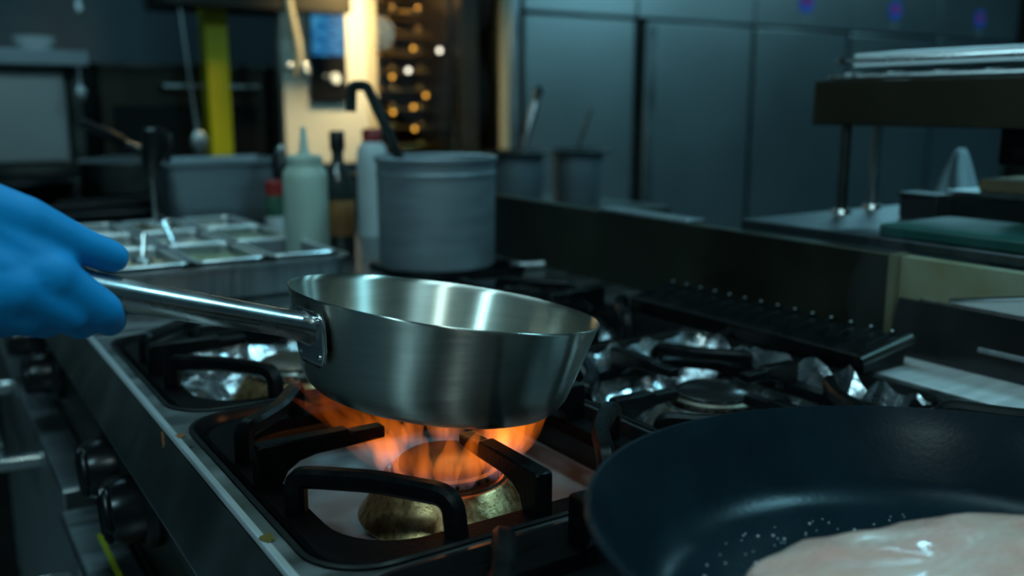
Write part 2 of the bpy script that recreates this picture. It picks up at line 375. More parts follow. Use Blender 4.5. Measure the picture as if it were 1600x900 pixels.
def rounded_path(pts, r, n=5):
    P = [Vector(p) for p in pts]; out = [P[0]]
    for i in range(1, len(P) - 1):
        a = (P[i - 1] - P[i]); b = (P[i + 1] - P[i]); q = min(r, a.length * 0.48, b.length * 0.48)
        p0 = P[i] + a.normalized() * q; p1 = P[i] + b.normalized() * q
        out += [(p0 * (1 - t) ** 2 + P[i] * 2 * t * (1 - t) + p1 * t * t) for t in [k / n for k in range(n + 1)]]
    return out + [P[-1]]


def make_support(cx, cy, hx, hy, label, low=0.0):
    zb, zt = H - 0.016 - low * 0.4, H + 0.030 - low
    t = thing('pan_support', label, 'pan support', (cx, cy, zb), 'cast iron pan supports')
    out = rr(cx - hx, cy - hy, cx + hx, cy + hy, 0.042, 8); inn = rr(cx - hx + 0.026, cy - hy + 0.026, cx + hx - 0.026, cy + hy - 0.026, 0.055, 8)
    o2 = rr(cx - hx + 0.003, cy - hy + 0.003, cx + hx - 0.003, cy + hy - 0.003, 0.04, 8)
    i2 = rr(cx - hx + 0.024, cy - hy + 0.024, cx + hx - 0.024, cy + hy - 0.024, 0.056, 8)
    obj('base_frame', MB().loft([r3(inn, zb), r3(out, zb), r3(out, zb + 0.008), r3(o2, zb + 0.011), r3(i2, zb + 0.011), r3(inn, zb + 0.008), r3(inn, zb)]), 'irondull', t)
    ax, ay = hx - 0.014, hy - 0.012
    for sx in (-1, 1):
        for sy in (-1, 1):
            A = Vector((cx + sx * ax, cy + sy * hy * 0.36, 0)); Cc = Vector((cx + sx * hx * 0.42, cy + sy * ay, 0))
            mid = (A + Cc) / 2 + Vector((-sx * 0.006, -sy * 0.010, 0))
            zz = zt - 0.0075
            p = rounded_path([(A.x, A.y, zb + 0.006), (A.x, A.y, zz), (A.x - sx * 0.012, A.y + sy * 0.008, zz), (mid.x, mid.y, zz), (Cc.x, Cc.y - sy * 0.006, zz), (Cc.x, Cc.y, zb + 0.006)], 0.014)
            up = Vector((-sx, -sy * 1.2, 0))
            obj('corner_bridge', MB().tube(p, 1.0, sect=rs(0.0150, 0.0145), up=up), 'iron', t)
    for dx, dy, a, L0 in ((-1, 0, hx, 0.050), (1, 0, hx, 0.050), (0, -1, hy, 0.054), (0, 1, hy, 0.054)):
        d = Vector((dx, dy, 0)); c = Vector((cx, cy, 0)); n = Vector((dy, dx, 0))
        o_ = c + d * (a - 0.003); i_ = c + d * L0; k_ = c + d * (L0 + 0.036)
        q = MB()
        prof = [(a - 0.003, zb + 0.006), (a - 0.003, zt - 0.002), (a - 0.006, zt), (L0 + 0.032, zt), (L0 + 0.030, zt - 0.003), (L0, zt - 0.003), (L0, zt - 0.013), (L0 + 0.030, zt - 0.0145), (a - 0.052, zt - 0.0155), (a - 0.038, zt - 0.0185), (a - 0.028, zt - 0.025), (a - 0.0235, zt - 0.034), (a - 0.0225, zb + 0.006)]
        for s_ in (-1, 1): pass
        wv = [c + d * r + n * (w_) + Vector((0, 0, z)) for w_ in (-0.0072, 0.0072) for r, z in prof]
        m = len(prof)
        q.add(wv, [tuple(range(m)), tuple(range(2 * m - 1, m - 1, -1))] + [(k, k + m, (k + 1) % m + m, (k + 1) % m) for k in range(m)])
        obj('finger', q, 'iron', t, bevel=0.0018)
    return t


labs = {(0, 0): 'black cast iron pan support under the frying pan', (0, 1): 'black cast iron pan support over the lit burner',
        (0, 2): 'black cast iron pan support over the foil lined front burner below the pan handle',
        (1, 0): 'black cast iron pan support behind the frying pan rim',
        (1, 2): 'black cast iron pan support at the far rear corner of the range'}
for r_, (x, hx) in enumerate(((XF, 0.1625), (XR, 0.1455))):
    for j, y in enumerate(YC):
        if (r_, j) == (1, 1): continue                     # this one sits lower and a little to the front
        make_support(x, y, hx, 0.172, labs[(r_, j)])

make_support(0.513, 0.690, 0.134, 0.164, 'low black cast iron pan support over the open foil right of the saute pan', 0.022)


# ------------------------------------------------------------------ crumpled foil liners
def foil(x, y, hx, hy, seed, label, lift=0.0):
    n = 44; mb = MB(); vs = []
    for j in range(n + 1):
        for i in range(n + 1):
            u, v = i / n * 2 - 1, j / n * 2 - 1
            e = max(abs(u), abs(v)); px, py = x + u * hx, y + v * hy
            z = H - 0.0562 + 0.004
            rise = max(0.0, (e - 0.80) / 0.20) ** 1.3 * (0.046 + lift)
            k = 34; f_ = mnoise.noise(Vector((px * k, py * k, seed))) + 0.6 * abs(mnoise.noise(Vector((px * 80, py * 80, seed + 3))))
            z += rise * (0.80 + 0.25 * mnoise.noise(Vector((px * 45, py * 45, seed + 9)))) + 0.005 * f_ * (1 + 1.3 * e)
            z = max(z, H - 0.0568)
            if e > 0.8: z = min(z, H + 0.004 + lift * 0.7)
            vs.append((px + 0.002 * mnoise.noise(Vector((px * 50, py * 50, seed + 5))), py, z))
    mb.add(vs, [(j * (n + 1) + i, j * (n + 1) + i + 1, (j + 1) * (n + 1) + i + 1, (j + 1) * (n + 1) + i) for j in range(n) for i in range(n)
                if (( (i - n / 2 + .5) / n * 2 * hx) ** 2 + ((j - n / 2 + .5) / n * 2 * hy) ** 2) ** 0.5 > 0.072])
    return tag(obj('foil_liner', mb, 'foil', base=(x, y, H - 0.056), ang=14), label, 'foil', 'foil liners in the burner wells')


foil(XF, YC[2], 0.159, 0.168, 1.3, 'crumpled aluminium foil lining the front burner well below the pan handle')
foil(XR, YC[1], 0.142, 0.168, 4.1, 'crumpled aluminium foil lining the rear burner well right of the saute pan', 0.018)
foil(XR, YC[2], 0.142, 0.168, 7.7, 'crumpled aluminium foil lining the far rear burner well')
foil(XR, YC[0], 0.142, 0.168, 9.2, 'crumpled aluminium foil lining the rear burner well behind the frying pan', 0.002)

# flue grille along the back of the hob
fl = thing('flue_grille', 'black cast iron flue grille with a toothed rear edge beside the backsplash', 'grille', (0.715, 0.8, H))
obj('grille_plate', MB().prism([(0.678, H + 0.001), (0.678, H + 0.020), (0.682, H + 0.023), (0.745, H + 0.034), (0.752, H + 0.034), (0.752, H + 0.001)], 0.625, 1.02), 'iron', fl, bevel=0.0015)
for k in range(14):
    y = 0.64 + k * 0.028
    gb_ = obj('grille_rib', MB().tube([(0.700, y, H + 0.0268), (0.738, y, H + 0.0335), (0.748, y, H + 0.0365), (0.751, y, H + 0.034)], [0.0015, 0.0020, 0.0042, 0.0025], 8), 'iron', fl)
    obj('highlight_bead', MB().ball((0.7465, y, H + 0.0378), 0.0024, 8), 'trim', gb_)  # pale bead stands in for the highlight on each tooth
obj('end_bar', MB().tube([(0.66, 0.618, H + 0.020), (0.748, 0.618, H + 0.034)], 0.0065, 10), 'dsteel', fl)

# ------------------------------------------------------------------ saute pan
PC = Vector((0.191, 0.678, 1.029)); PN = Vector((0.162, -0.014, 1)).normalized()
PX = PN.cross(Vector((0, 1, 0))).normalized() * -1; PX = (Vector((1, 0, 0)) - PN * PN.x).normalized(); PY = PN.cross(PX)
PM = Matrix(((PX.x, PY.x, PN.x, 0), (PX.y, PY.y, PN.y, 0), (PX.z, PY.z, PN.z, 0), (0, 0, 0, 1)))
D = 0.0835
sp = thing('saute_pan', 'brushed steel saute pan held tilted over the gas flame', 'pan', PC - PN * D)
po = [(0.0, -D), (0.082, -D), (0.092, -D + 0.0012), (0.100, -D + 0.0045), (0.1065, -D + 0.010), (0.1115, -D + 0.0185), (0.1150, -D + 0.030), (0.1285, -0.004), (0.1300, -0.001), (0.1302, 0.0002), (0.1296, 0.0008)]
pi_ = [(0.1296, 0.0008), (0.1286, 0.0002), (0.1272, -0.004), (0.1136, -D + 0.030), (0.1100, -D + 0.020), (0.104, -D + 0.012), (0.092, -D + 0.005), (0.082, -D + 0.004), (0.0, -D + 0.004)]
obj('pan_wall', MB().lathe(po, PC, 96, PM), 'pan', sp, ang=60)
obj('pan_inside', MB().lathe(pi_, PC, 96, PM), 'panin', sp, ang=60)
ph = math.radians(189)
hr = (PX * math.cos(ph) + PY * math.sin(ph)).normalized(); ht = PN.cross(hr)
hb = PC + hr * 0.1255 - PN * 0.022
hd_ = (hr + PN * 0.155).normalized()
# bracket plate riveted on the wall, curving with it
br = MB(); rings = []
for dz, wv in ((0.014, 0.7), (0.010, 0.95), (0.0, 1.0), (-0.014, 1.0), (-0.024, 0.9), (-0.028, 0.62)):
    zc = -0.022 + dz; rw = 0.1285 - (-0.004 - zc) * (0.1285 - 0.1165) / 0.0505 + 0.0012
    for q in range(-6, 7):
        a = ph + wv * q / 6 * 0.165
        rings.append(PC + (PX * math.cos(a) + PY * math.sin(a)) * (rw + 0.0012) + PN * zc)
br.add(rings, [(j * 13 + i, j * 13 + i + 1, (j + 1) * 13 + i + 1, (j + 1) * 13 + i) for j in range(5) for i in range(12)])
bo = obj('handle_bracket', br, 'handle', sp); so = bo.modifiers.new('thick', 'SOLIDIFY'); so.thickness = 0.0024; so.offset = 1
for a_, z_ in ((-0.12, -0.014), (0.12, -0.014), (-0.115, -0.042), (0.115, -0.042)):
    a = ph + a_; rw = 0.1285 - (-0.004 - z_) * 0.2376 + 0.004
    obj('rivet', MB().ball(PC + (PX * math.cos(a) + PY * math.sin(a)) * rw + PN * z_, 0.0030, 10), 'handle', sp)
hl = MB().tube([hb - hd_ * 0.002, hb + hd_ * 0.006, hb + hd_ * 0.012, hb + hd_ * 0.03, hb + hd_ * 0.12, hb + hd_ * 0.195, hb + hd_ * 0.202, hb + hd_ * 0.205],
               [0.0145, 0.0125, 0.0108, 0.0102, 0.0108, 0.0122, 0.0105, 0.004], 24)
obj('handle', hl, 'handle', sp, ang=50)

# ------------------------------------------------------------------ gloved hand
O_ = hb + hd_ * 0.156
CR = Vector((0.84056427, -0.54171184, 0)); CU = Vector((0.10310584, 0.15998743, 0.98171952)); CB = -_F
sc = 0.000415
KS = hd_.dot(CB) / -hd_.dot(CR)
def hp(x, y, s):
    s += KS * min(max(150 - x, -60), 260) * sc * 0.9
    return O_ + CR * ((x - 150) * sc) + CU * ((450 - y) * sc) + CB * s
hand = MB()
def caps(p, q, r0, r1, n=14):
    p, q = hp(*p), hp(*q); k = 6
    hand.tube([p.lerp(q, i / k) for i in range(k + 1)], [r0 + (r1 - r0) * i / k for i in range(k + 1)], n)
    hand.ball(p, r0, n); hand.ball(q, r1, n)
W = (-150, 392, 0.006)
thumb = [(-70, 352, 0.006), (30, 336, 0.013), (80, 350, 0.014), (132, 382, 0.008), (164, 398, 0.003)]
for a, b, r0, r1 in zip(thumb[:-1], thumb[1:], (0.026, 0.0200, 0.0158, 0.0122), (0.0200, 0.0158, 0.0122, 0.0105)): caps(a, b, r0, r1)
fing = [  # MCP, PIP, DIP, tip, radii
    ((112, 430, 0.020), (161, 478, 0.014), (150, 496, -0.012), (128, 458, -0.027), (0.0175, 0.0122, 0.0105, 0.0092)),
    ((80, 448, 0.026), (127, 484, 0.017), (118, 500, -0.012), (100, 455, -0.028), (0.0175, 0.0118, 0.0105, 0.0092)),
    ((42, 462, 0.025), (86, 488, 0.017), (80, 497, -0.012), (66, 450, -0.028), (0.0170, 0.0115, 0.0102, 0.0090)),
    ((4, 474, 0.020), (48, 492, 0.013), (46, 494, -0.012), (36, 448, -0.026), (0.0160, 0.0108, 0.0095, 0.0085))]
for mcp, pip, dip, tip, r in fing:
    caps(mcp, pip, r[0] * 0.9, r[1]); caps(pip, dip, r[1], r[2]); caps(dip, tip, r[2], r[3])
    caps(W, mcp, 0.029, r[0])
for a, b, r0, r1 in (((20, 352, 0.010), (100, 420, 0.016), 0.022, 0.016), ((70, 362, 0.012), (108, 418, 0.016), 0.014, 0.014), ((-60, 372, 0.012), (60, 430, 0.016), 0.028, 0.022), ((-80, 440, 0.012), (20, 460, 0.014), 0.028, 0.022), (W, (-320, 372, 0.02), 0.030, 0.030)):
    caps(a, b, r0, r1)
def remeshed(mb, name, vox, it, m, parent, base=None):
    tmp = obj('tmp', mb, m, base=base); md = tmp.modifiers.new('r', 'REMESH'); md.mode = 'VOXEL'; md.voxel_size = vox
    sm = tmp.modifiers.new('s', 'SMOOTH'); sm.iterations = it; sm.factor = 0.5
    bpy.context.view_layer.update(); dg = bpy.context.evaluated_depsgraph_get()
    me = bpy.data.meshes.new_from_object(tmp.evaluated_get(dg)); me.name = name
    me.polygons.foreach_set('use_smooth', [True] * len(me.polygons))
    o0 = Vector(base or (0, 0, 0)); bpy.data.objects.remove(tmp)
    o = bpy.data.objects.new(name, me); COL.objects.link(o)
    if parent: me.transform(Matrix.Translation(o0 - wloc(parent))); o.parent = parent
    else: o.location = o0
    return o
elbow = hp(-1000, 330, 0.07)
arm = MB().tube([hp(-290, 376, 0.018), hp(-420, 366, 0.028), hp(-700, 345, 0.05), elbow], [0.029, 0.033, 0.040, 0.043], 20)
pr = tag(obj('person', arm, 'skin', base=elbow), 'person reaching in from the left with a bright blue rubber glove gripping the pan handle', 'person')
remeshed(hand, 'glove', 0.0021, 9, 'glove', pr, base=tuple(elbow))
obj('sleeve', MB().tube([hp(-560, 356, 0.04), hp(-570, 356, 0.04), hp(-760, 343, 0.055), hp(-1010, 329, 0.071)], [0.042, 0.046, 0.05, 0.055], 20), 'cloth', pr)


# ------------------------------------------------------------------ flames on the lit burner
def flame_mat(hi, name='gas_flame'):
    m = bpy.data.materials.new(name); m.use_nodes = True; nt = m.node_tree; N = nt.nodes; L = nt.links
    N.clear(); out = N.new('ShaderNodeOutputMaterial'); em = N.new('ShaderNodeEmission')
    tc = N.new('ShaderNodeTexCoord'); sx = N.new('ShaderNodeSeparateXYZ'); L.new(tc.outputs['Object'], sx.inputs[0])
    r = N.new('ShaderNodeValToRGB'); mr = N.new('ShaderNodeMapRange'); mr.inputs[1].default_value = 0.0; mr.inputs[2].default_value = 0.075
    L.new(sx.outputs[2], mr.inputs[0]); L.new(mr.outputs[0], r.inputs[0])
    e = r.color_ramp.elements; e[0].position = 0.0; e[0].color = (0.16, 0.13, 0.20, 1); e[1].position = 1.0; e[1].color = (0.90, 0.13, 0.008, 1)
    x = e.new(0.16); x.color = (0.90, 0.20, 0.04, 1); x = e.new(0.40); x.color = (1.0, 0.20, 0.010, 1)
    L.new(r.outputs[0], em.inputs['Color'])
    mp = N.new('ShaderNodeMapping'); mp.inputs['Scale'].default_value = (1, 1, 0.22); L.new(tc.outputs['Object'], mp.inputs[0])
    nz = N.new('ShaderNodeTexNoise'); nz.inputs['Scale'].default_value = 62; nz.inputs['Detail'].default_value = 3; L.new(mp.outputs[0], nz.inputs['Vector'])
    m2 = N.new('ShaderNodeMapRange'); m2.inputs[1].default_value = 0.36; m2.inputs[2].default_value = 0.68; m2.inputs[3].default_value = 1.5; m2.inputs[4].default_value = hi
    L.new(nz.outputs['Fac'], m2.inputs[0]); L.new(m2.outputs[0], em.inputs['Strength']); L.new(em.outputs[0], out.inputs['Volume'])
    return m


M['flame'] = flame_mat(36.0); M['flame_thin'] = flame_mat(9.0, 'thin_gas_flame')
BX, BY, BZ = 0.189, YC[1] - 0.018, H - 0.015
ft = thing('gas_flame', 'orange gas flame licking up from the lit burner under the saute pan', 'flame', (BX, BY, BZ))
def tongue(a0, r0, rtop, h, w, lean=0.0, m='flame'):
    mb = MB(); K = 9; pts = []; rad = []
    for k in range(K + 1):
        t = k / K
        a = a0 + lean * t; rr_ = r0 + (rtop - r0) * t ** 1.3
        pts.append((BX + rr_ * math.cos(a) + 0.002 * math.sin(9 * t + a0 * 5), BY + rr_ * math.sin(a), BZ + h * t))
        rad.append(w * (0.55 + 1.3 * t * (1 - t) * 1.6) * (1 - 0.82 * t ** 2.2) + 0.0006)
    mb.tube(pts, rad, 12)
    obj('flame_tongue', mb, m, ft)
random.seed(3)
for k in range(15):
    a = 2 * PI * k / 15 + random.uniform(-0.08, 0.08)
    tongue(a, 0.048, 0.062 + random.uniform(-0.004, 0.012), random.uniform(0.040, 0.054), random.uniform(0.0085, 0.0115), random.uniform(-0.2, 0.2))
for a, rt, h, w_ in ((-0.35, 0.100, 0.064, 0.015), (-0.10, 0.108, 0.062, 0.017), (0.15, 0.098, 0.058, 0.015), (2.55, 0.135, 0.080, 0.012), (2.85, 0.125, 0.070, 0.011), (2.2, 0.13, 0.074, 0.011)):
    tongue(a, 0.050, rt, h, w_, random.uniform(-0.1, 0.1), 'flame_thin' if a > 1 else 'flame')
fl_d = bpy.data.lights.new('gas_flame_light', 'POINT'); fl_d.energy = 0.06; fl_d.color = (1.0, 0.42, 0.13); fl_d.shadow_soft_size = 0.03
fl_o = bpy.data.objects.new('gas_flame_light', fl_d); COL.objects.link(fl_o); fl_o.location = (BX + 0.01, BY, BZ + 0.034)

# ------------------------------------------------------------------ frying pan with chicken
FC = Vector((0.243, 0.222, 0.997)); FN = Vector((0.034, 0.036, 1)).normalized()
FX = (Vector((1, 0, 0)) - FN * FN.x).normalized(); FY = FN.cross(FX)
FM = Matrix(((FX.x, FY.x, FN.x, 0), (FX.y, FY.y, FN.y, 0), (FX.z, FY.z, FN.z, 0), (0, 0, 0, 1)))
fp = thing('frying_pan', 'large black nonstick frying pan in the near right corner', 'pan', FC - FN * 0.06)
obj('pan_bowl', MB().lathe([(0, -0.060), (0.150, -0.060), (0.163, -0.056), (0.177, -0.042), (0.191, -0.012), (0.1985, -0.001), (0.2005, 0.000), (0.2002, 0.0016), (0.1975, 0.0022), (0.188, -0.012), (0.174, -0.040), (0.162, -0.0515), (0.149, -0.0555), (0, -0.0555)], FC, 96, FM), 'nonstick', fp, ang=50)
hdv = (FX * -0.35 + FY * -0.94).normalized()
obj('handle', MB().tube([FC + hdv * 0.185 - FN * 0.012, FC + hdv * 0.22 - FN * 0.004, FC + hdv * 0.30 + FN * 0.02, FC + hdv * 0.40 + FN * 0.035], [0.012, 0.011, 0.013, 0.014], 16), 'black', fp)
ck = MB(); cc = Vector((0.238, 0.246, 0.0))
nu, nv = 64, 22; vs = []
for j in range(nv + 1):
    t = j / nv
    for i in range(nu):
        a = 2 * PI * i / nu; rx, ry = 0.122, 0.074
        ed_ = 1 + 0.13 * math.sin(2 * a + 0.6) + 0.06 * math.sin(3 * a + 1.1) + 0.035 * math.sin(7 * a) + 0.02 * math.sin(13 * a + 2)
        prf = math.cos((t * 2 - 1) * PI / 2) ** 0.55; zz = math.sin((t * 2 - 1) * PI / 2)
        u, v = rx * ed_ * prf * math.cos(a), ry * ed_ * prf * math.sin(a)
        z = 0.011 + 0.011 * zz if zz < 0 else 0.011 + 0.017 * zz * (1 + 0.35 * u / rx)
        z += 0.0022 * mnoise.noise(Vector((u * 45, v * 70, 2.0))) * (1 if zz > 0 else 0)
        vs.append((u, v, max(z, 0.0004)))
ca, sa = math.cos(-0.28), math.sin(-0.28)
FB = FC - FN * 0.0553
base = FB + FX * (cc.x - FC.x) + FY * (cc.y - FC.y)
vs = [base + FX * (ca * x - sa * y) + FY * (sa * x + ca * y) + FN * z for x, y, z in vs]
ck.add(vs, [(j * nu + i, j * nu + (i + 1) % nu, (j + 1) * nu + (i + 1) % nu, (j + 1) * nu + i) for j in range(nv) for i in range(nu)])
tag(obj('chicken_breast', ck, 'chicken', base=tuple(base), ang=80), 'raw pale pink chicken breast lying in the black frying pan', 'meat')

gm = MB(); random.seed(11)
for k in range(420):
    a = random.uniform(0, 2 * PI); r = 0.150 * math.sqrt(random.random()); u, v = r * math.cos(a), r * math.sin(a)
    if ((u + 0.005) / 0.128) ** 2 + ((v - 0.024) / 0.082) ** 2 < 1 or r > 0.148: continue
    h_ = 0.0
    c = FB + FX * u + FY * v + FN * (0.0003 + h_); q = random.choice((0.0003, 0.0003, 0.0004, 0.0006))
    gm.box(c.x - q, c.y - q, c.z - q * 0.5, c.x + q, c.y + q, c.z + q)
sg_ = tag(obj('salt_grains', gm, 'salt', base=tuple(FB), smooth=False), 'scattered white salt grains on the black frying pan floor', 'salt'); sg_['kind'] = 'stuff'
for (x, y, sx_, sy_, m) in ((0.0035, 0.592, 0.0045, 0.009, 'splash_yel'), (0.004, 0.832, 0.004, 0.006, 'splash_red')):
    obj('sauce_stain', MB().slab([(x + sx_ * (1 + 0.25 * math.sin(3 * a + y * 9)) * math.cos(a), y + sy_ * (1 + 0.3 * math.sin(2 * a + 1)) * math.sin(a)) for a in [2 * PI * k / 18 for k in range(18)]], H + 0.0004, H + 0.0010), m, rg)
fa = Vector((-0.0285, 0, 0.853)) - Vector((-0.0046, 0, H - 0.0030)); fn = Vector((-fa.z, 0, fa.x)).normalized() * -1; fn = fn if fn.x < 0 else -fn
obj('sauce_stain', MB().loft([[tuple(Vector((-0.0046, 0, H - 0.0030)) + fa * (0.09 + 0.09 * math.sin(a) * (1 + 0.3 * math.cos(3 * a))) + Vector((0, 0.853 + 0.0035 * math.cos(a) - 0.010 * math.sin(a), 0)) + fn * d) for a in [2 * PI * k / 16 for k in range(16)]] for d in (0.0002, 0.0007)], True, True), 'splash_red', rg)

# ------------------------------------------------------------------ next unit along the line, its fascia and bain-marie
un = thing('counter_unit', 'stainless counter unit joined to the far end of the range', 'counter', (0.4, 1.7, 0))
obj('unit_top', B(0.0, 1.262, 0.875, 0.79, 2.30, H), 'hob', un, bevel=0.002)
obj('front_edge', MB().prism([(0.003, H - 0.007), (-0.0046, H - 0.0030), (-0.0285, 0.853), (-0.029, 0.850), (-0.0275, 0.847), (-0.024, 0.846), (0.0, 0.852), (0.02, 0.89)], 1.262, 2.30), 'fascia', un, ang=60)
obj('highlight_strip', MB().prism([(0.003, H - 0.003), (0.003, H + 0.0006)] + [(0.0045 * math.sin(a_), H - 0.0039 + 0.0045 * math.cos(a_)) for a_ in (0.0, -0.18, -0.36, -0.54, -0.72, -0.9, -1.05)], 1.262, 2.30), 'trim', un, ang=70)  # same pale strip for the crease highlight on this unit
obj('carcass', B(0.0, 1.262, 0.10, 0.78, 2.30, 0.875), 'dsteel', un)
dd = obj('door', B(-0.05, 1.28, 0.16, -0.001, 2.28, 0.70), 'steel', un, bevel=0.004)
obj('door_handle', MB().tube([(-0.05, 1.55, 0.655), (-0.10, 1.55, 0.655), (-0.10, 2.0, 0.655), (-0.05, 2.0, 0.655)], 0.012), 'handle', dd)
make_knob(1.90, 0.77, un, -0.001); make_knob(1.62, 0.77, un, -0.001)
obj('plinth', B(0.03, 1.30, 0.0, 0.75, 2.26, 0.10), 'dsteel', un)

bn = thing('bain_marie', 'low stainless bain-marie tub holding the small food pans', 'bain-marie', (0.225, 1.69, H))
q = lambda d, z: r3(rr(0.04 + d, 1.385 + d, 0.405 - d, 2.005 - d, 0.03, 5), z)
obj('tub', MB().loft([q(0.012, H + 0.0005), q(0.004, H + 0.008), q(0.002, H + 0.050), q(-0.006, H + 0.054), q(-0.006, H + 0.057), q(0.004, H + 0.057), q(0.006, H + 0.05), q(0.012, H + 0.006)], True, True), 'steel_x', bn)
foods = ['yellow_sauce', 'herbs', None, 'cream_sauce', 'cream_sauce', 'herbs', 'cream_sauce', 'yellow_sauce', 'cream_sauce']
fd = {'yellow_sauce': 'yellowish sauce', 'herbs': 'herb flecked mix', 'cream_sauce': 'pale cream sauce', None: 'nothing in it'}
rowsn = ('front row', 'middle row', 'back row'); colsn = ('left', 'centre', 'right')
px_, py_, protos = 0.112, 0.19, None
for r_ in range(3):
    for c_ in range(3):
        x, y = 0.108 + c_ * 0.115, 1.497 + r_ * 0.196
        lab = 'small steel food pan with %s, %s %s of the bain-marie' % (fd[foods[r_ * 3 + c_]], rowsn[r_], colsn[c_])
        if protos is None:
            t = thing('food_pan', lab, 'food pan', (x, y, H + 0.012), 'food pans in the bain-marie')
            q = lambda d, z: r3(rr(x - 0.0545 + d, y - 0.092 + d, x + 0.0545 - d, y + 0.092 - d, 0.014, 4), z)
            obj('pan_body', MB().loft([q(0.010, H + 0.012), q(0.007, H + 0.055), q(0.006, H + 0.0615), q(0.0075, H + 0.060), q(0.011, H + 0.014)], True, True), 'steel_x', t)
            obj('rim', MB().loft([q(0.008, H + 0.0610), q(0.0, H + 0.0605), q(-0.0006, H + 0.0620), q(0.0, H + 0.0632), q(0.004, H + 0.0642), q(0.008, H + 0.0632), q(0.0085, H + 0.0610)]), 'trim', t)
            protos = t
        else:
            dup(protos, (x, y, H + 0.012), lab)
        f_ = foods[r_ * 3 + c_]
        if f_:
            n = 12; zb = H + 0.046; vs = []
            for j in range(n + 1):
                for i in range(n + 1):
                    u, v = i / n * 2 - 1, j / n * 2 - 1
                    vs.append((x + u * 0.0435, y + v * 0.081, zb + 0.006 * (mnoise.noise(Vector((u * 2 + r_ * 5, v * 3 + c_ * 7, 1))) + 0.8 * (1 - u * u) * (1 - v * v))))
            for u, v in ((-1, -1), (1, -1), (1, 1), (-1, 1)): vs.append((x + u * 0.0425, y + v * 0.08, H + 0.016))
            m = (n + 1) ** 2; fs = [(j * (n + 1) + i, j * (n + 1) + i + 1, (j + 1) * (n + 1) + i + 1, (j + 1) * (n + 1) + i) for j in range(n) for i in range(n)]
            e = n + 1
            fs += [tuple(range(0, e)) + (m + 1, m), tuple(range(n, e * e, e)) + (m + 2, m + 1), tuple(range(e * e - 1, e * n - 1, -1)) + (m + 3, m + 2), tuple(range(e * n, -1, -e)) + (m, m + 3), (m, m + 1, m + 2, m + 3)]
            o = tag(obj('food', MB().add(vs, fs), f_, base=(x, y, H + 0.016)), '%s filling the food pan in the %s %s' % (fd[f_], rowsn[r_], colsn[c_]), 'food', 'food in the small pans')
            o['kind'] = 'stuff'


def spoon(x, y, z0, top, lab, knob=False):
    t = thing('serving_spoon', lab, 'spoon', (x, y, z0))
    obj('handle', MB().tube([(x, y, z0 + 0.004), Vector((x, y, z0)).lerp(Vector(top), 0.5), top], [0.0028, 0.0028, 0.0034], 8), 'handle', t)
    obj('spoon_bowl', MB().ball((x, y, z0 + 0.006), 0.018, 12, (1, 1.3, 0.45)), 'steel', t)
    if knob: obj('black_knob', MB().ball(top, 0.0075, 10), 'black', t)
spoon(0.120, 1.53, H + 0.046, (0.128, 1.545, H + 0.092), 'short steel spoon standing in the yellowish sauce of the front row')
spoon(0.205, 1.68, H + 0.046, (0.190, 1.70, H + 0.098), 'steel spoon with a black knob in the middle row of food pans', True)

# black handled ladle standing in the back row, and a slanted black handled spatula beyond it
t = thing('ladle', 'black handled ladle standing upright in the back row of food pans', 'ladle', (0.222, 1.89, H + 0.046))
obj('rod', MB().tube([(0.222, 1.89, H + 0.050), (0.219, 1.89, 1.06)], 0.0042, 10), 'handle', t)
obj('ladle_bowl', MB().lathe([(0, 0), (0.022, 0.004), (0.033, 0.014), (0.034, 0.018), (0.031, 0.014), (0, 0.004)], (0.222, 1.89, H + 0.048), 20), 'steel', t)
obj('grip', MB().tube([(0.219, 1.89, 1.055), (0.219, 1.89, 1.066), (0.222, 1.89, 1.09), (0.228, 1.89, 1.143), (0.228, 1.89, 1.148)], [0.006, 0.011, 0.020, 0.021, 0.016], 14), 'black', t)
obj('grip_hook', MB().tube([(0.232, 1.89, 1.145), (0.252, 1.89, 1.135), (0.254, 1.89, 1.10), (0.245, 1.89, 1.085)], 0.009, 10), 'black', t)
t = thing('spatula', 'long black handle of a spatula slanting up to the left from the grey container', 'spatula', (0.33, 2.36, 1.0))
obj('black_grip', MB().tube([(0.128, 2.10, 1.160), (0.134, 2.11, 1.158), (0.222, 2.205, 1.118), (0.232, 2.215, 1.113)], [0.007, 0.011, 0.013, 0.010], 12), 'black', t)
obj('ferrule', MB().tube([(0.229, 2.212, 1.114), (0.275, 2.262, 1.093)], 0.009, 12), 'handle', t)
obj('blade', MB().tube([(0.272, 2.26, 1.094), (0.36, 2.365, 1.04), (0.372, 2.38, 0.98), (0.372, 2.385, 0.935)], [0.005, 0.006, 0.016, 0.02], 10), 'steel', t)

# grey container
gc = thing('food_container', 'deep grey rectangular container standing behind the food pans', 'container', (0.49, 2.42, H))
q = lambda d, z: r3(rr(0.345 + d, 2.33 + d, 0.635 - d, 2.52 - d, 0.03, 5), z)
obj('container_body', MB().loft([q(0.022, H + 0.0007), q(0.016, H + 0.01), q(0.003, H + 0.15), q(0.006, H + 0.150), q(0.020, H + 0.012)], True, True), 'pot', gc)
obj('rim', MB().loft([q(0.004, H + 0.149), q(-0.010, H + 0.149), q(-0.010, H + 0.158), q(0.002, H + 0.160), q(0.004, H + 0.149)]), 'pot', gc)

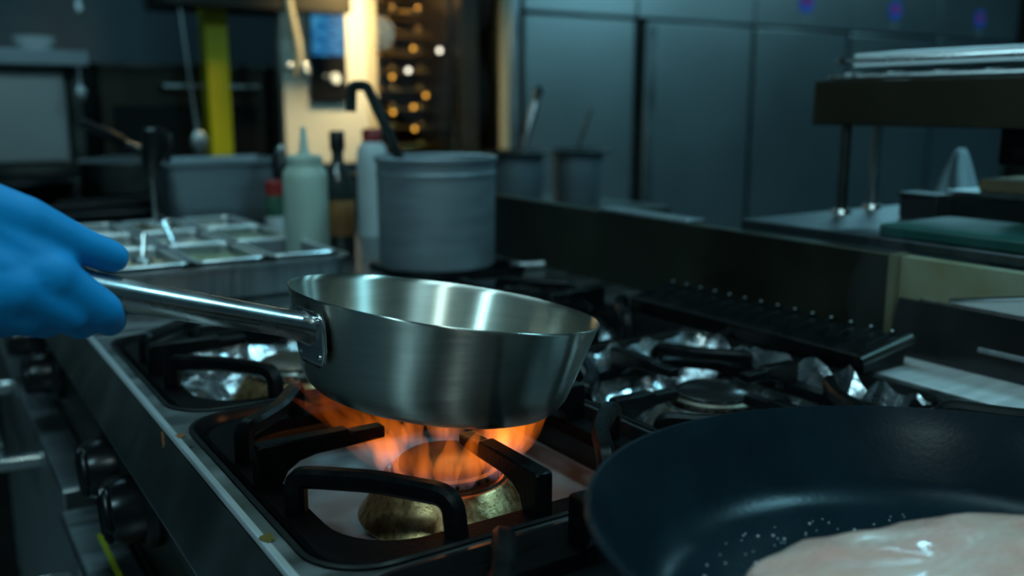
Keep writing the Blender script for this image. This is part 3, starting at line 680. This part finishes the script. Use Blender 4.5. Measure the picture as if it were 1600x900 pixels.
# ------------------------------------------------------------------ bottles behind the saute pan
def lat(name, lab, cat, x, y, z, parts, n=28, group=None):
    t = thing(name, lab, cat, (x, y, z), group)
    for nm, prof, m in parts: obj(nm, MB().lathe(prof, (x, y, z), n), m, t)
    return t
lat('squeeze_bottle', 'cloudy pale squeeze bottle with a nozzle, tallest bottle behind the saute pan', 'bottle', 0.408, 1.578, H, [
    ('bottle_body', [(0, 0), (0.036, 0), (0.039, 0.004), (0.039, 0.165), (0.037, 0.178), (0.031, 0.186), (0.029, 0.190), (0, 0.190)], 'plastic'),
    ('screw_cap', [(0.0, 0.188), (0.031, 0.188), (0.031, 0.202), (0.026, 0.206), (0.0, 0.206)], 'plastic'),
    ('nozzle', [(0.012, 0.205), (0.008, 0.215), (0.0045, 0.252), (0.003, 0.254), (0, 0.254)], 'plastic')])
lat('sauce_bottle', 'dark glass sauce bottle with a black cap and amber label', 'bottle', 0.520, 1.70, H, [
    ('bottle_body', [(0, 0), (0.027, 0), (0.029, 0.004), (0.029, 0.125), (0.027, 0.145), (0.014, 0.178), (0.011, 0.190), (0.011, 0.214), (0, 0.214)], 'glassd'),
    ('paper_label', [(0.0293, 0.045), (0.0296, 0.046), (0.0296, 0.112), (0.0293, 0.113)], 'amber'),
    ('cap', [(0, 0.206), (0.0145, 0.206), (0.0145, 0.240), (0.013, 0.243), (0, 0.243)], 'black')])
lat('vinegar_bottle', 'white plastic bottle with a red cap left of the stock pot', 'bottle', 0.705, 1.95, H, [
    ('bottle_body', [(0, 0), (0.033, 0), (0.035, 0.005), (0.035, 0.150), (0.035, 0.18), (0.030, 0.200), (0.020, 0.212), (0, 0.212)], 'white'),
    ('cap', [(0, 0.210), (0.021, 0.210), (0.021, 0.236), (0.018, 0.240), (0, 0.240)], 'red')])
lat('spice_jar', 'small spice jar with a red top and green band beside the squeeze bottle', 'jar', 0.462, 1.90, H, [
    ('jar_body', [(0, 0), (0.021, 0), (0.022, 0.003), (0.022, 0.068), (0, 0.068)], 'white'),
    ('green_band', [(0.0222, 0.066), (0.0225, 0.067), (0.0225, 0.108), (0, 0.109)], 'dgreen'),
    ('red_top', [(0, 0.108), (0.020, 0.108), (0.020, 0.134), (0.016, 0.139), (0, 0.139)], 'red')])

# stock pot standing on a steel trivet with a hooked ladle
tv = thing('trivet', 'black iron trivet under the stock pot', 'trivet', (0.62, 1.46, H))
obj('trivet_ring', MB().loft([r3(rr(0.51, 1.35, 0.73, 1.57, 0.03), H + 0.0005), r3(rr(0.51, 1.35, 0.73, 1.57, 0.03), H + 0.012), r3(rr(0.53, 1.37, 0.71, 1.55, 0.02), H + 0.012), r3(rr(0.53, 1.37, 0.71, 1.55, 0.02), H + 0.0005)]), 'iron', tv)
for yy in (1.42, 1.50): obj('trivet_bar', B(0.515, yy - 0.006, H + 0.001, 0.725, yy + 0.006, H + 0.012), 'iron', tv)
obj('trivet_handle', MB().tube([(0.72, 1.40, H + 0.008), (0.775, 1.375, H + 0.010)], 0.006, 10), 'steel', tv)
st = lat('stock_pot', 'tall matt aluminium stock pot with a hooked ladle in it', 'pot', 0.603, 1.46, H + 0.0125, [
    ('pot_wall', [(0, 0), (0.096, 0), (0.101, 0.004), (0.102, 0.012), (0.103, 0.180), (0.107, 0.184), (0.1075, 0.190), (0.105, 0.192), (0.101, 0.189), (0.100, 0.180), (0.099, 0.006), (0, 0.006)], 'pot')], 48)
obj('pot_band', MB().lathe([(0.1035, 0.158), (0.1045, 0.160), (0.1045, 0.165), (0.1035, 0.167)], (0.603, 1.46, H + 0.0125), 48), 'pot', st)
ld = thing('soup_ladle', 'grey ladle with a squared hook leaning out of the stock pot', 'ladle', (0.60, 1.46, 0.95))
obj('hooked_handle', MB().tube(rounded_path([(0.445, 1.455, 1.180), (0.448, 1.455, 1.222), (0.474, 1.455, 1.222), (0.528, 1.46, 1.112), (0.59, 1.46, 0.975)], 0.008), 1.0, sect=rs(0.017, 0.007), up=(0, 1, 0)), 'dsteel', ld)
obj('ladle_bowl', MB().lathe([(0, 0), (0.028, 0.006), (0.036, 0.022), (0.034, 0.022), (0.026, 0.009), (0, 0.004)], (0.605, 1.46, 0.945), 20), 'steel', ld)

# ------------------------------------------------------------------ rear line: backsplash, pass counter, gantry
bs = thing('backsplash', 'dark olive steel backsplash along the rear of the range', 'backsplash', (0.80, 1.4, 0))
obj('splash_sheet', B(0.791, 0.68, 0.0, 0.815, 2.30, 1.018), 'splash', bs, bevel=0.002)
obj('end_post', B(0.7895, 0.672, H + 0.004, 0.815, 0.682, 1.018), 'olive', bs)
obj('top_highlight', B(0.7905, 1.03, 1.018, 0.830, 1.24, 1.0225), 'steel', bs, bevel=0.001)  # short bright strip stands in for the highlight on the top edge
gr = thing('griddle_tray', 'dark sloped guard strip standing on the bright rear ledge', 'guard', (0.79, 0.25, H))
obj('guard_body', MB().prism([(0.7855, H + 0.0015), (0.7855, H + 0.029), (0.7945, H + 0.068), (0.7965, H + 0.068), (0.7965, H + 0.0015)], -0.35, 0.668), 'enamel', gr, bevel=0.0008)
obj('front_lip', MB().prism([(0.7840, H + 0.0265), (0.7840, H + 0.0305), (0.788, H + 0.0325), (0.788, H + 0.0265)], -0.35, 0.560), 'steel', gr)
obj('top_edge', B(0.7935, -0.35, H + 0.068, 0.7975, 0.64, H + 0.071), 'steel', gr)
tl = thing('baking_sheet', 'pale baking sheet tilted against the olive panel under the pass counter', 'lid', (0.795, 0.45, H + 0.071))
lp = [(0.603, H + 0.0725), (0.600, H + 0.0765), (0.40, H + 0.117), (0.36, H + 0.117), (0.36, H + 0.0725)]
obj('sheet_plate', MB().add([(x, y, z) for x in (0.7935, 0.7955) for y, z in lp], [(0, 1, 2, 3, 4), (9, 8, 7, 6, 5)] + [(k, (k + 1) % 5, (k + 1) % 5 + 5, k + 5) for k in range(5)]), 'white', tl)
obj('rolled_edge', MB().tube([(0.7945, 0.603, H + 0.0755), (0.7945, 0.40, H + 0.117)], 0.0026, 8), 'handle', tl)

pc = thing('pass_counter', 'stainless pass counter running behind the range backsplash', 'counter', (1.1, 0.2, 0))
obj('counter_top', B(0.828, -0.35, 1.0165, 1.42, 0.955, 1.030), 'dim', pc, bevel=0.002)
obj('olive_sheet', B(0.7975, -0.35, 0.86, 0.815, 0.671, 1.016), 'panelmat', pc)
obj('back_sheet', B(0.815, -0.35, 0.0, 0.826, 0.955, 1.016), 'dsteel', pc)
obj('counter_leg', B(1.36, 0.85, 0, 1.40, 0.89, 1.0165), 'dsteel', pc)
obj('counter_leg', B(1.36, -0.32, 0, 1.40, -0.28, 1.0165), 'dsteel', pc)
ga = thing('heat_gantry', 'dark box gantry on slim steel legs over the pass counter', 'gantry', (1.05, 0.4, 1.03))
obj('gantry_box', B(0.995, -0.35, 1.161, 1.16, 0.978, 1.226), 'brown', ga, bevel=0.002)
for x, y in ((1.010, 0.925), (1.11, 0.945), (1.010, -0.2), (1.11, -0.2)):
    l_ = obj('gantry_leg', MB().tube([(x, y, 1.0302), (x, y, 1.163)], 0.0075, 14), 'dsteel' if x < 1.05 else 'steel', ga)
    obj('foot_ring', MB().lathe([(0, 0), (0.015, 0), (0.013, 0.006), (0, 0.006)], (x, y, 1.0302), 16), 'handle', l_)
rk = thing('glass_rack', 'wire and clear plastic rack lying along the top of the gantry', 'rack', (1.08, 0.4, 1.226))
z0 = 1.2265
obj('rack_rim', MB().tube(rounded_path([(1.005, -0.34, z0 + 0.030), (1.005, 0.955, z0 + 0.028), (1.15, 0.97, z0 + 0.034), (1.15, -0.34, z0 + 0.036)], 0.03), 0.0045, 8), 'handle', rk)
obj('rack_base', MB().tube(rounded_path([(1.005, -0.34, z0 + 0.0045), (1.005, 0.965, z0 + 0.0045), (1.15, 0.97, z0 + 0.0045), (1.15, -0.34, z0 + 0.0045)], 0.02), 0.004, 8), 'steel', rk)
for k in range(12):
    yy = 0.93 - k * 0.072
    obj('rack_rung', MB().tube([(1.005, yy, z0 + 0.005), (1.15, yy - 0.02, z0 + 0.018)], [0.005, 0.007], 8), 'white', rk)
obj('clear_tray', MB().prism([(1.022, z0 + 0.020), (1.024, z0 + 0.038), (1.148, z0 + 0.047), (1.148, z0 + 0.020)], -0.33, 0.93), 'clear', rk)

tag(obj('cutting_board', MB().slab(rr(0.838, -0.1, 1.0, 0.742, 0.02), 1.0305, 1.044), 'green', base=(0.92, 0.3, 1.0305), bevel=0.002), 'green plastic cutting board lying on the pass counter', 'cutting board')
t = thing('ticket_box', 'shallow steel tray box at the back of the pass counter', 'box', (1.14, 0.6, 1.0302))
obj('box_body', B(1.085, 0.30, 1.0305, 1.22, 0.803, 1.0645), 'dsteel', t, bevel=0.003)
obj('box_rim', B(1.082, 0.30, 1.0645, 1.223, 0.806, 1.0705), 'steel', t, bevel=0.001)
tag(obj('cardboard_lid', B(1.10, 0.34, 1.0708, 1.21, 0.765, 1.088), 'card', base=(1.15, 0.55, 1.0708), bevel=0.002), 'tan cardboard box lying on the steel tray box', 'box')
t = thing('spice_tin', 'small black tin box standing left of the steel tray box', 'tin', (1.05, 0.80, 1.0302))
obj('tin_body', B(1.035, 0.785, 1.0305, 1.07, 0.845, 1.062), 'black', t, bevel=0.002)
obj('tin_lid', B(1.033, 0.783, 1.062, 1.072, 0.847, 1.067), 'black', t, bevel=0.001)
t = thing('card_reader', 'dark device with a screen hanging low under the gantry at the right edge', 'device', (1.12, 0.6, 1.10))
obj('device_body', B(1.10, 0.45, 1.108, 1.15, 0.742, 1.161), 'black', t, bevel=0.004)
obj('device_screen', B(1.098, 0.50, 1.118, 1.1005, 0.72, 1.135), 'dsteel', t)
nv_, nn = 10, 40; rings = []
for j in range(nv_ + 1):
    tt = j / nv_; ring = []
    for i in range(nn):
        a = 2 * PI * i / nn; r = (0.031 * (1 - tt) ** 0.8 + 0.006) * (1 + 0.14 * math.sin(5 * a + 3 * tt) * (1 - 0.3 * tt))
        ring.append((1.25 + r * math.cos(a) + 0.010 * tt, 0.895 + r * math.sin(a), 1.0305 + 0.092 * tt))
    rings.append(ring)
tag(obj('paper_napkin', MB().loft(rings, True, True), 'paper', base=(1.25, 0.895, 1.0305), ang=70), 'white twisted paper napkin standing on the pass counter', 'napkin')

# ------------------------------------------------------------------ rear worktop with two pots
wt = thing('rear_worktop', 'steel worktop behind the backsplash carrying the two rear pots', 'worktop', (1.35, 2.1, 0))
obj('top', B(1.05, 2.06, 0.86, 1.70, 2.60, H), 'dsteel', wt, bevel=0.002)
obj('cabinet_body', B(1.07, 2.08, 0.0, 1.68, 2.56, 0.86), 'dsteel', wt)
for x, lab in ((1.255, 'grey rimmed pot nearest the stock pot on the rear worktop'), (1.465, 'grey rimmed pot further right on the rear worktop')):
    t = lat('steel_pot', lab, 'pot', x, 2.2, H, [
        ('pot_wall', [(0, 0), (0.066, 0), (0.069, 0.004), (0.073, 0.158), (0.070, 0.16), (0.066, 0.006), (0, 0.006)], 'pot'),
        ('rim', [(0.071, 0.156), (0.100, 0.160), (0.101, 0.165), (0.071, 0.168)], 'dsteel')], 36, 'pots on the rear worktop')
t = thing('pot_ladle', 'bright steel ladle with a black hook in the left rear pot', 'ladle', (1.28, 2.2, H + 0.01))
obj('handle', MB().tube([(1.27, 2.2, H + 0.02), (1.282, 2.2, 1.09), (1.305, 2.2, 1.165), (1.318, 2.2, 1.205)], [0.006, 0.009, 0.012, 0.010], 12), 'handle', t)
obj('hook', MB().tube([(1.316, 2.2, 1.200), (1.322, 2.2, 1.225), (1.330, 2.205, 1.235), (1.338, 2.21, 1.222)], 0.010, 10), 'black', t)
t = thing('pot_spoon', 'thin dull spoon handle leaning out of the right rear pot', 'spoon', (1.47, 2.2, H + 0.01))
obj('handle', MB().tube([(1.455, 2.2, H + 0.02), (1.468, 2.2, 1.08), (1.50, 2.2, 1.16), (1.512, 2.2, 1.185)], [0.004, 0.004, 0.006, 0.004], 10), 'dsteel', t)

# dark cooking line further along
cl = thing('rear_stove', 'dark blackened stove further along the line with pans on it', 'stove', (0.25, 2.75, 0))
obj('stove_body', B(-0.15, 2.56, 0.0, 0.84, 3.15, 0.90), 'dsteel', cl)
obj('stove_top', B(-0.16, 2.55, 0.90, 0.84, 3.16, 0.925), 'enamel', cl, bevel=0.003)
for k in range(4): obj('grate_bar', MB().tube([(-0.12, 2.62 + 0.14 * k, 0.935), (0.40, 2.62 + 0.14 * k, 0.935)], 0.009, 8), 'iron', cl)
lat('iron_skillet', 'black skillet on the rear stove behind the glove', 'pan', 0.08, 2.82, 0.945, [('bowl', [(0, 0), (0.11, 0), (0.145, 0.045), (0.148, 0.046), (0.143, 0.044), (0.108, 0.005), (0, 0.005)], 'iron')])
lat('lidded_pot', 'dark low pot on the rear stove right of the skillet', 'pot', 0.36, 2.9, 0.945, [('pot_wall', [(0, 0), (0.12, 0), (0.125, 0.005), (0.125, 0.09), (0.12, 0.09), (0.118, 0.006), (0, 0.006)], 'dsteel'), ('lid', [(0, 0.105), (0.03, 0.104), (0.12, 0.094), (0.126, 0.091), (0.126, 0.088), (0, 0.088)], 'steel')])

# ------------------------------------------------------------------ back wall line
bc = thing('back_counter', 'long counter base along the back wall at the left', 'counter', (-0.1, 3.75, 0))
obj('counter_body', B(-1.2, 3.46, 0, 0.98, 4.35, 0.97), 'dsteel', bc)
obj('counter_slab', B(-1.22, 3.44, 0.97, 0.98, 4.37, 0.999), 'dsteel', bc)
gb = thing('grey_cabinet', 'grey steel cabinet under the thick shelf at the left', 'cabinet', (-0.3, 3.6, 1.0))
obj('cabinet_box', B(-0.90, 3.46, 1.0, 0.30, 3.70, 1.305), 'fridge', gb, bevel=0.004)
for x0_, x1_ in ((-0.89, -0.30), (-0.29, 0.29)): obj('cabinet_door', B(x0_, 3.442, 1.01, x1_, 3.46, 1.295), 'fridge', gb, bevel=0.003)
sh = thing('bowl_shelf', 'thick grey shelf at the upper left carrying a white bowl', 'shelf', (-0.3, 3.5, 1.3))
obj('shelf_board', B(-1.1, 3.34, 1.315, 0.36, 3.75, 1.362), 'pot', sh, bevel=0.004)
obj('shelf_bracket', B(-0.99, 3.48, 1.0, -0.95, 3.70, 1.315), 'dsteel', sh)
obj('shelf_bracket', B(0.315, 3.48, 1.0, 0.35, 3.70, 1.315), 'dsteel', sh)
lat('white_bowl', 'white bowl on the grey shelf at the upper left', 'bowl', 0.215, 3.42, 1.3625, [('bowl_wall', [(0, 0), (0.04, 0), (0.058, 0.02), (0.066, 0.042), (0.063, 0.042), (0.052, 0.016), (0, 0.006)], 'china')])
sg = thing('salamander_grill', 'dark brown grill housing behind the yellow post', 'grill', (0.68, 3.7, 1.0))
obj('housing', B(0.40, 3.45, 1.0, 0.97, 3.95, 1.325), 'brown', sg, bevel=0.006)
obj('grill_opening', B(0.44, 3.44, 1.03, 0.93, 3.452, 1.19), 'enamel', sg)
obj('top_lip', B(0.395, 3.43, 1.318, 0.975, 3.96, 1.332), 'dsteel', sg)
obj('grill_handle', MB().tube([(0.60, 3.44, 1.255), (0.60, 3.41, 1.255), (0.93, 3.41, 1.255), (0.93, 3.44, 1.255)], 0.009, 10), 'steel', sg)
tag(obj('support_post', B(0.703, 3.24, 0.925, 0.779, 3.31, 2.75), 'yellow', base=(0.74, 3.27, 0.925), bevel=0.004), 'bright yellow square post standing behind the grey container', 'post')
os_ = thing('overhead_shelf', 'dark overhead shelf at the top edge crossing the yellow post', 'shelf', (0.9, 3.2, 1.5))
obj('shelf_board', B(0.55, 3.10, 1.499, 1.165, 3.235, 1.60), 'brown', os_, bevel=0.002)
obj('shelf_board', B(0.55, 3.315, 1.499, 0.98, 3.40, 1.60), 'black', os_)
for x in (0.58, 1.14): obj('hanger_rod', MB().tube([(x, 3.12, 1.60), (x, 3.12, 2.75)], 0.008, 8), 'dsteel', os_)
def hang(x, y, ztop, zbot, lab, cat='spoon', r=0.022, dx=0.0):
    t = thing('hanging_' + cat, lab, cat, (x, y, zbot))
    obj('handle', MB().tube([(x, y, ztop), (x + dx * 0.6, y, zbot + (ztop - zbot) * 0.4), (x + dx, y, zbot + 0.03)], [0.004, 0.004, 0.007], 8), 'steel', t)
    obj('spoon_bowl', MB().ball((x + dx, y - 0.004, zbot + 0.024), r, 12, (1, 0.35, 1.5)), 'steel', t)
    return t
hang(0.600, 3.13, 1.499, 1.05, 'long steel ladle hanging left of the yellow post', 'ladle', 0.026, 0.034)
hang(0.325, 3.33, 1.315, 1.205, 'small steel spoon hanging under the grey shelf', 'spoon', 0.017)
hw = thing('hanging_rail', 'steel rail on the left of the back wall with utensils', 'rail', (0.2, 3.3, 1.52))
obj('rail', MB().tube([(-0.6, 3.3, 1.66), (0.54, 3.3, 1.66)], 0.008, 10), 'steel', hw)
for x in (-0.5, 0.45): obj('rail_rod', MB().tube([(x, 3.3, 1.66), (x, 3.3, 2.75)], 0.006, 8), 'steel', hw)
hang(0.335, 3.29, 1.655, 1.46, 'steel spoon hanging from the rail at the top left', 'spoon', 0.017)

# steel oven tower with the lit cream panel, screen and glazed door
ov = thing('combi_oven', 'tall oven with a blue screen, cream lit front and glazed door', 'oven', (1.5, 3.6, 0))
obj('oven_cabinet', MB().box(0.985, 3.34, 0.10, 1.33, 4.1, 2.0).box(1.33, 4.05, 0.10, 1.99, 4.1, 2.0).box(1.33, 3.34, 1.72, 1.99, 4.05, 2.0).box(1.33, 3.34, 0.10, 1.99, 4.05, 0.985).box(1.905, 3.34, 0.985, 1.99, 4.05, 1.72), 'steel', ov)
obj('front_panel', B(0.99, 3.315, 0.98, 1.318, 3.34, 1.72), 'cream', ov, bevel=0.002)
cp = obj('control_box', B(1.085, 3.29, 1.205, 1.224, 3.316, 1.545), 'black', ov, bevel=0.003)
obj('screen', B(1.092, 3.286, 1.366, 1.217, 3.291, 1.528), 'screen', cp)
obj('dial', MB().lathe([(0, 0), (0.020, 0), (0.021, 0.006), (0.016, 0.016), (0, 0.017)], (1.175, 3.29, 1.285), 24, Matrix(((1, 0, 0, 0), (0, 0, -1, 0), (0, 1, 0, 0), (0, 0, 0, 1)))), 'china', cp)
obj('light_button', MB().ball((1.137, 3.288, 1.293), 0.0075, 10), 'white', cp)
obj('door_post', B(1.319, 3.31, 0.98, 1.352, 3.36, 1.72), 'tan', ov)
obj('light_baffle', B(1.716, 3.40, 0.99, 1.726, 4.0, 1.71), 'brown', ov)  # added sheet, keeps the oven light out of the side glass
obj('chamber', MB().box(1.335, 4.0, 0.99, 1.90, 4.045, 1.71).box(1.335, 3.4, 0.988, 1.90, 4.0, 0.995).box(1.336, 3.4, 0.99, 1.342, 4.0, 1.71), 'chamber', ov)
dr = obj('glass_door', B(1.353, 3.322, 0.992, 1.712, 3.328, 1.70), 'ovenglass', ov)
obj('door_frame', MB().box(1.712, 3.31, 0.985, 1.792, 3.36, 1.72).box(1.353, 3.31, 0.985, 1.712, 3.335, 1.010), 'brown', ov)
obj('side_glass', B(1.792, 3.322, 0.985, 1.90, 3.328, 1.70), 'ovenglass', ov)
obj('trim_strip', B(1.902, 3.30, 1.0, 1.936, 3.34, 1.72), 'tan', ov, bevel=0.003)
obj('side_edge', B(1.940, 3.30, 0.985, 1.988, 3.34, 1.72), 'steel', ov, bevel=0.008)
obj('oven_plinth', B(1.0, 3.36, 0.0, 1.98, 4.1, 0.10), 'dsteel', ov)
obj('fan_disc', MB().lathe([(0, 0.0), (0.055, 0.0), (0.062, 0.006), (0.052, 0.016), (0.03, 0.022), (0.012, 0.036), (0, 0.036)], (1.405, 3.40, 1.462), 28, Matrix(((1, 0, 0, 0), (0, 0, -1, 0), (0, 1, 0, 0), (0, 0, 0, 1)))), 'china', ov)
for k in range(9):
    z = 1.03 + k * 0.074
    r_ = obj('oven_rack', MB().tube([(1.36, 3.45, z), (1.88, 3.45, z)], 0.006, 8).tube([(1.36, 3.7, z), (1.88, 3.7, z)], 0.006, 8).tube([(1.36, 3.45, z), (1.36, 3.9, z)], 0.005, 8).tube([(1.87, 3.45, z), (1.87, 3.9, z)], 0.005, 8), 'brass', ov)
    for x in (1.475, 1.60):
        obj('rack_glint', MB().ball((x, 3.44, z + 0.008), 0.017, 10), 'brass', r_)  # shiny balls added for the gold glints on the racks
for x, z, m in ((1.455, 1.30, 'warm_spot'), (1.455, 1.165, 'warm_spot'), (1.545, 1.185, 'warm_spot'), (1.548, 1.10, 'warm_spot'), (1.415, 1.49, 'white_spot'), (1.525, 1.325, 'white_spot'), (1.665, 1.405, 'white_spot'), (1.548, 1.41, 'warm_spot'), (1.60, 1.23, 'warm_spot')):
    obj('glow_spot', MB().ball((x, 3.395, z), 0.0095 if m == 'white_spot' else 0.008, 10), m, ov)  # glowing balls stand in for bright spots behind the oven glass
pl = bpy.data.lights.new('oven_light', 'POINT'); pl.energy = 2.2; pl.color = (1.0, 0.62, 0.22); pl.shadow_soft_size = 0.04
plo = bpy.data.objects.new('oven_light', pl); COL.objects.link(plo); plo.location = (1.60, 3.50, 1.665)

sl = thing('added_lamp', 'small unseen lamp added to light the cream oven panel', 'lamp', (1.17, 2.94, 1.76))  # added fixture for the warm light on the oven front
obj('lamp_shade', MB().lathe([(0.075, 0), (0.06, 0.05), (0.02, 0.08), (0.018, 0.08), (0.056, 0.05), (0.072, 0)], (1.17, 2.93, 1.757), 24), 'dsteel', sl)
obj('cord', MB().tube([(1.17, 2.93, 1.83), (1.17, 2.93, 2.75)], 0.004, 8), 'black', sl)

# spray tap on its hose left of the screen
tp = thing('spray_tap', 'steel spray tap with round valve knobs hanging left of the blue screen', 'tap', (1.0, 3.1, 1.2))
obj('riser', MB().tube([(0.945, 3.1, 2.75), (0.945, 3.1, 1.52), (0.965, 3.1, 1.40), (0.972, 3.1, 1.34), (0.955, 3.1, 1.28)], [0.014, 0.014, 0.017, 0.017, 0.012], 14), 'tan', tp)
for x, z in ((0.930, 1.315), (0.985, 1.318), (0.988, 1.298)): obj('valve_knob', MB().ball((x, 3.085, z), 0.017, 12), 'handle', tp)
lat('pepper_mill', 'dark pepper mill with a shiny round top beside the squeeze bottle', 'mill', 0.60, 2.25, H, [
    ('mill_body', [(0, 0), (0.028, 0), (0.028, 0.06), (0.02, 0.10), (0.026, 0.155), (0.018, 0.17), (0, 0.17)], 'black'), ('mill_top', [(0, 0.168), (0.010, 0.17), (0.014, 0.182), (0.010, 0.194), (0, 0.197)], 'handle')])

# ------------------------------------------------------------------ fridge bank
X0 = 2.0; ZT = 1.565
fb = thing('fridge_bank', 'row of tall stainless fridge doors facing the range', 'fridge', (3.8, 3.7, 0))
obj('fridge_carcass', B(X0, 3.345, 0.08, 5.66, 4.05, 2.10), 'dsteel', fb)
obj('plinth', B(X0 + 0.02, 3.38, 0.0, 5.64, 4.0, 0.08), 'dsteel', fb)
seams = (2.0, 2.60, 3.335, 4.04, 4.80, 5.60)
for k in range(5):
    a, b = seams[k], seams[k + 1]
    d = obj('fridge_door', B(a + (0.06 if k == 1 else 0.012), 3.30, 0.16, b - 0.012, 3.344, ZT - 0.006), 'fridge', fb, bevel=0.006)
    obj('door_grip', B(a + (0.064 if k == 1 else 0.006), 3.297, 0.6, a + (0.115 if k == 1 else 0.014), 3.3005, ZT - 0.02), 'steel', d)
    c = obj('top_panel', B(a + 0.004, 3.30, ZT + 0.006, b - 0.004, 3.344, 2.05), 'fridge', fb, bevel=0.004)
    if k >= 2:
        xx = {2: 3.69, 3: 4.40, 4: 5.19}[k]; zz = 1.695 if k == 2 else 1.692 if k == 3 else 1.685
        stk = obj('round_sticker', MB().slab([(xx + 0.055 * math.cos(2 * PI * q_ / 24), 0.05 * math.sin(2 * PI * q_ / 24)) for q_ in range(24)], 0, 0.0015), 'blue', c)
        stk.data.transform(Matrix.Translation((0, 3.2985 - 3.7, zz)) @ Matrix.Rotation(PI / 2, 4, 'X') @ Matrix.Translation((0, 3.7, 0)))
        obj('sticker_mark', B(xx - 0.03, 3.2955, zz - 0.012, xx + 0.03, 3.2968, zz + 0.022), 'stickred', c)
        obj('lock', MB().ball((xx + 0.0, 3.298, zz - 0.085), 0.010, 10), 'steel', c)
tag(obj('dark_column', B(5.68, 3.25, 0.0, 6.0, 4.05, 2.75), 'brown', base=(5.8, 3.6, 0), bevel=0.003), 'dark column at the right end of the fridge bank', 'column')

# ------------------------------------------------------------------ thin steam
def steam_mat(name, dens, scale):
    m = bpy.data.materials.new(name); m.use_nodes = True; nt = m.node_tree; N = nt.nodes; L = nt.links; N.clear()
    out = N.new('ShaderNodeOutputMaterial'); sc_ = N.new('ShaderNodeVolumeScatter'); sc_.inputs['Color'].default_value = (0.9, 0.95, 1, 1)
    tc = N.new('ShaderNodeTexCoord'); mp = N.new('ShaderNodeMapping'); mp.inputs['Scale'].default_value = (1, 1, 0.35)
    nz = N.new('ShaderNodeTexNoise'); nz.inputs['Scale'].default_value = scale; nz.inputs['Detail'].default_value = 3; nz.inputs['Distortion'].default_value = 1.2
    mr = N.new('ShaderNodeMapRange'); mr.inputs[1].default_value = 0.45; mr.inputs[2].default_value = 0.75; mr.inputs[3].default_value = 0; mr.inputs[4].default_value = dens
    L.new(tc.outputs['Object'], mp.inputs[0]); L.new(mp.outputs[0], nz.inputs['Vector']); L.new(nz.outputs['Fac'], mr.inputs[0])
    L.new(mr.outputs[0], sc_.inputs['Density']); L.new(sc_.outputs[0], out.inputs['Volume'])
    return m
def plume(base, r0, r1, h, m, lab, dx, dy):
    mb = MB(); K = 12
    mb.tube([(base[0] + dx * k / K + 0.02 * math.sin(k * 0.9), base[1] + dy * k / K + 0.02 * math.cos(k * 0.8), base[2] + h * k / K) for k in range(K + 1)],
            [(r0 + (r1 - r0) * k / K) * (math.sin(PI * (k + 0.35) / (K + 0.7)) ** 0.4) for k in range(K + 1)], 20)
    o = tag(obj('steam', mb, m, base=base), lab, 'steam'); o['kind'] = 'stuff'
plume((0.62, 1.46, 1.10), 0.07, 0.16, 0.42, steam_mat('pot_steam', 0.9, 7), 'thin haze of steam rising from the stock pot', -0.10, -0.06)
plume((0.27, 0.27, 0.985), 0.035, 0.05, 0.17, steam_mat('pan_steam', 0.5, 18), 'faint wisp of smoke over the frying pan', 0.03, 0.03)
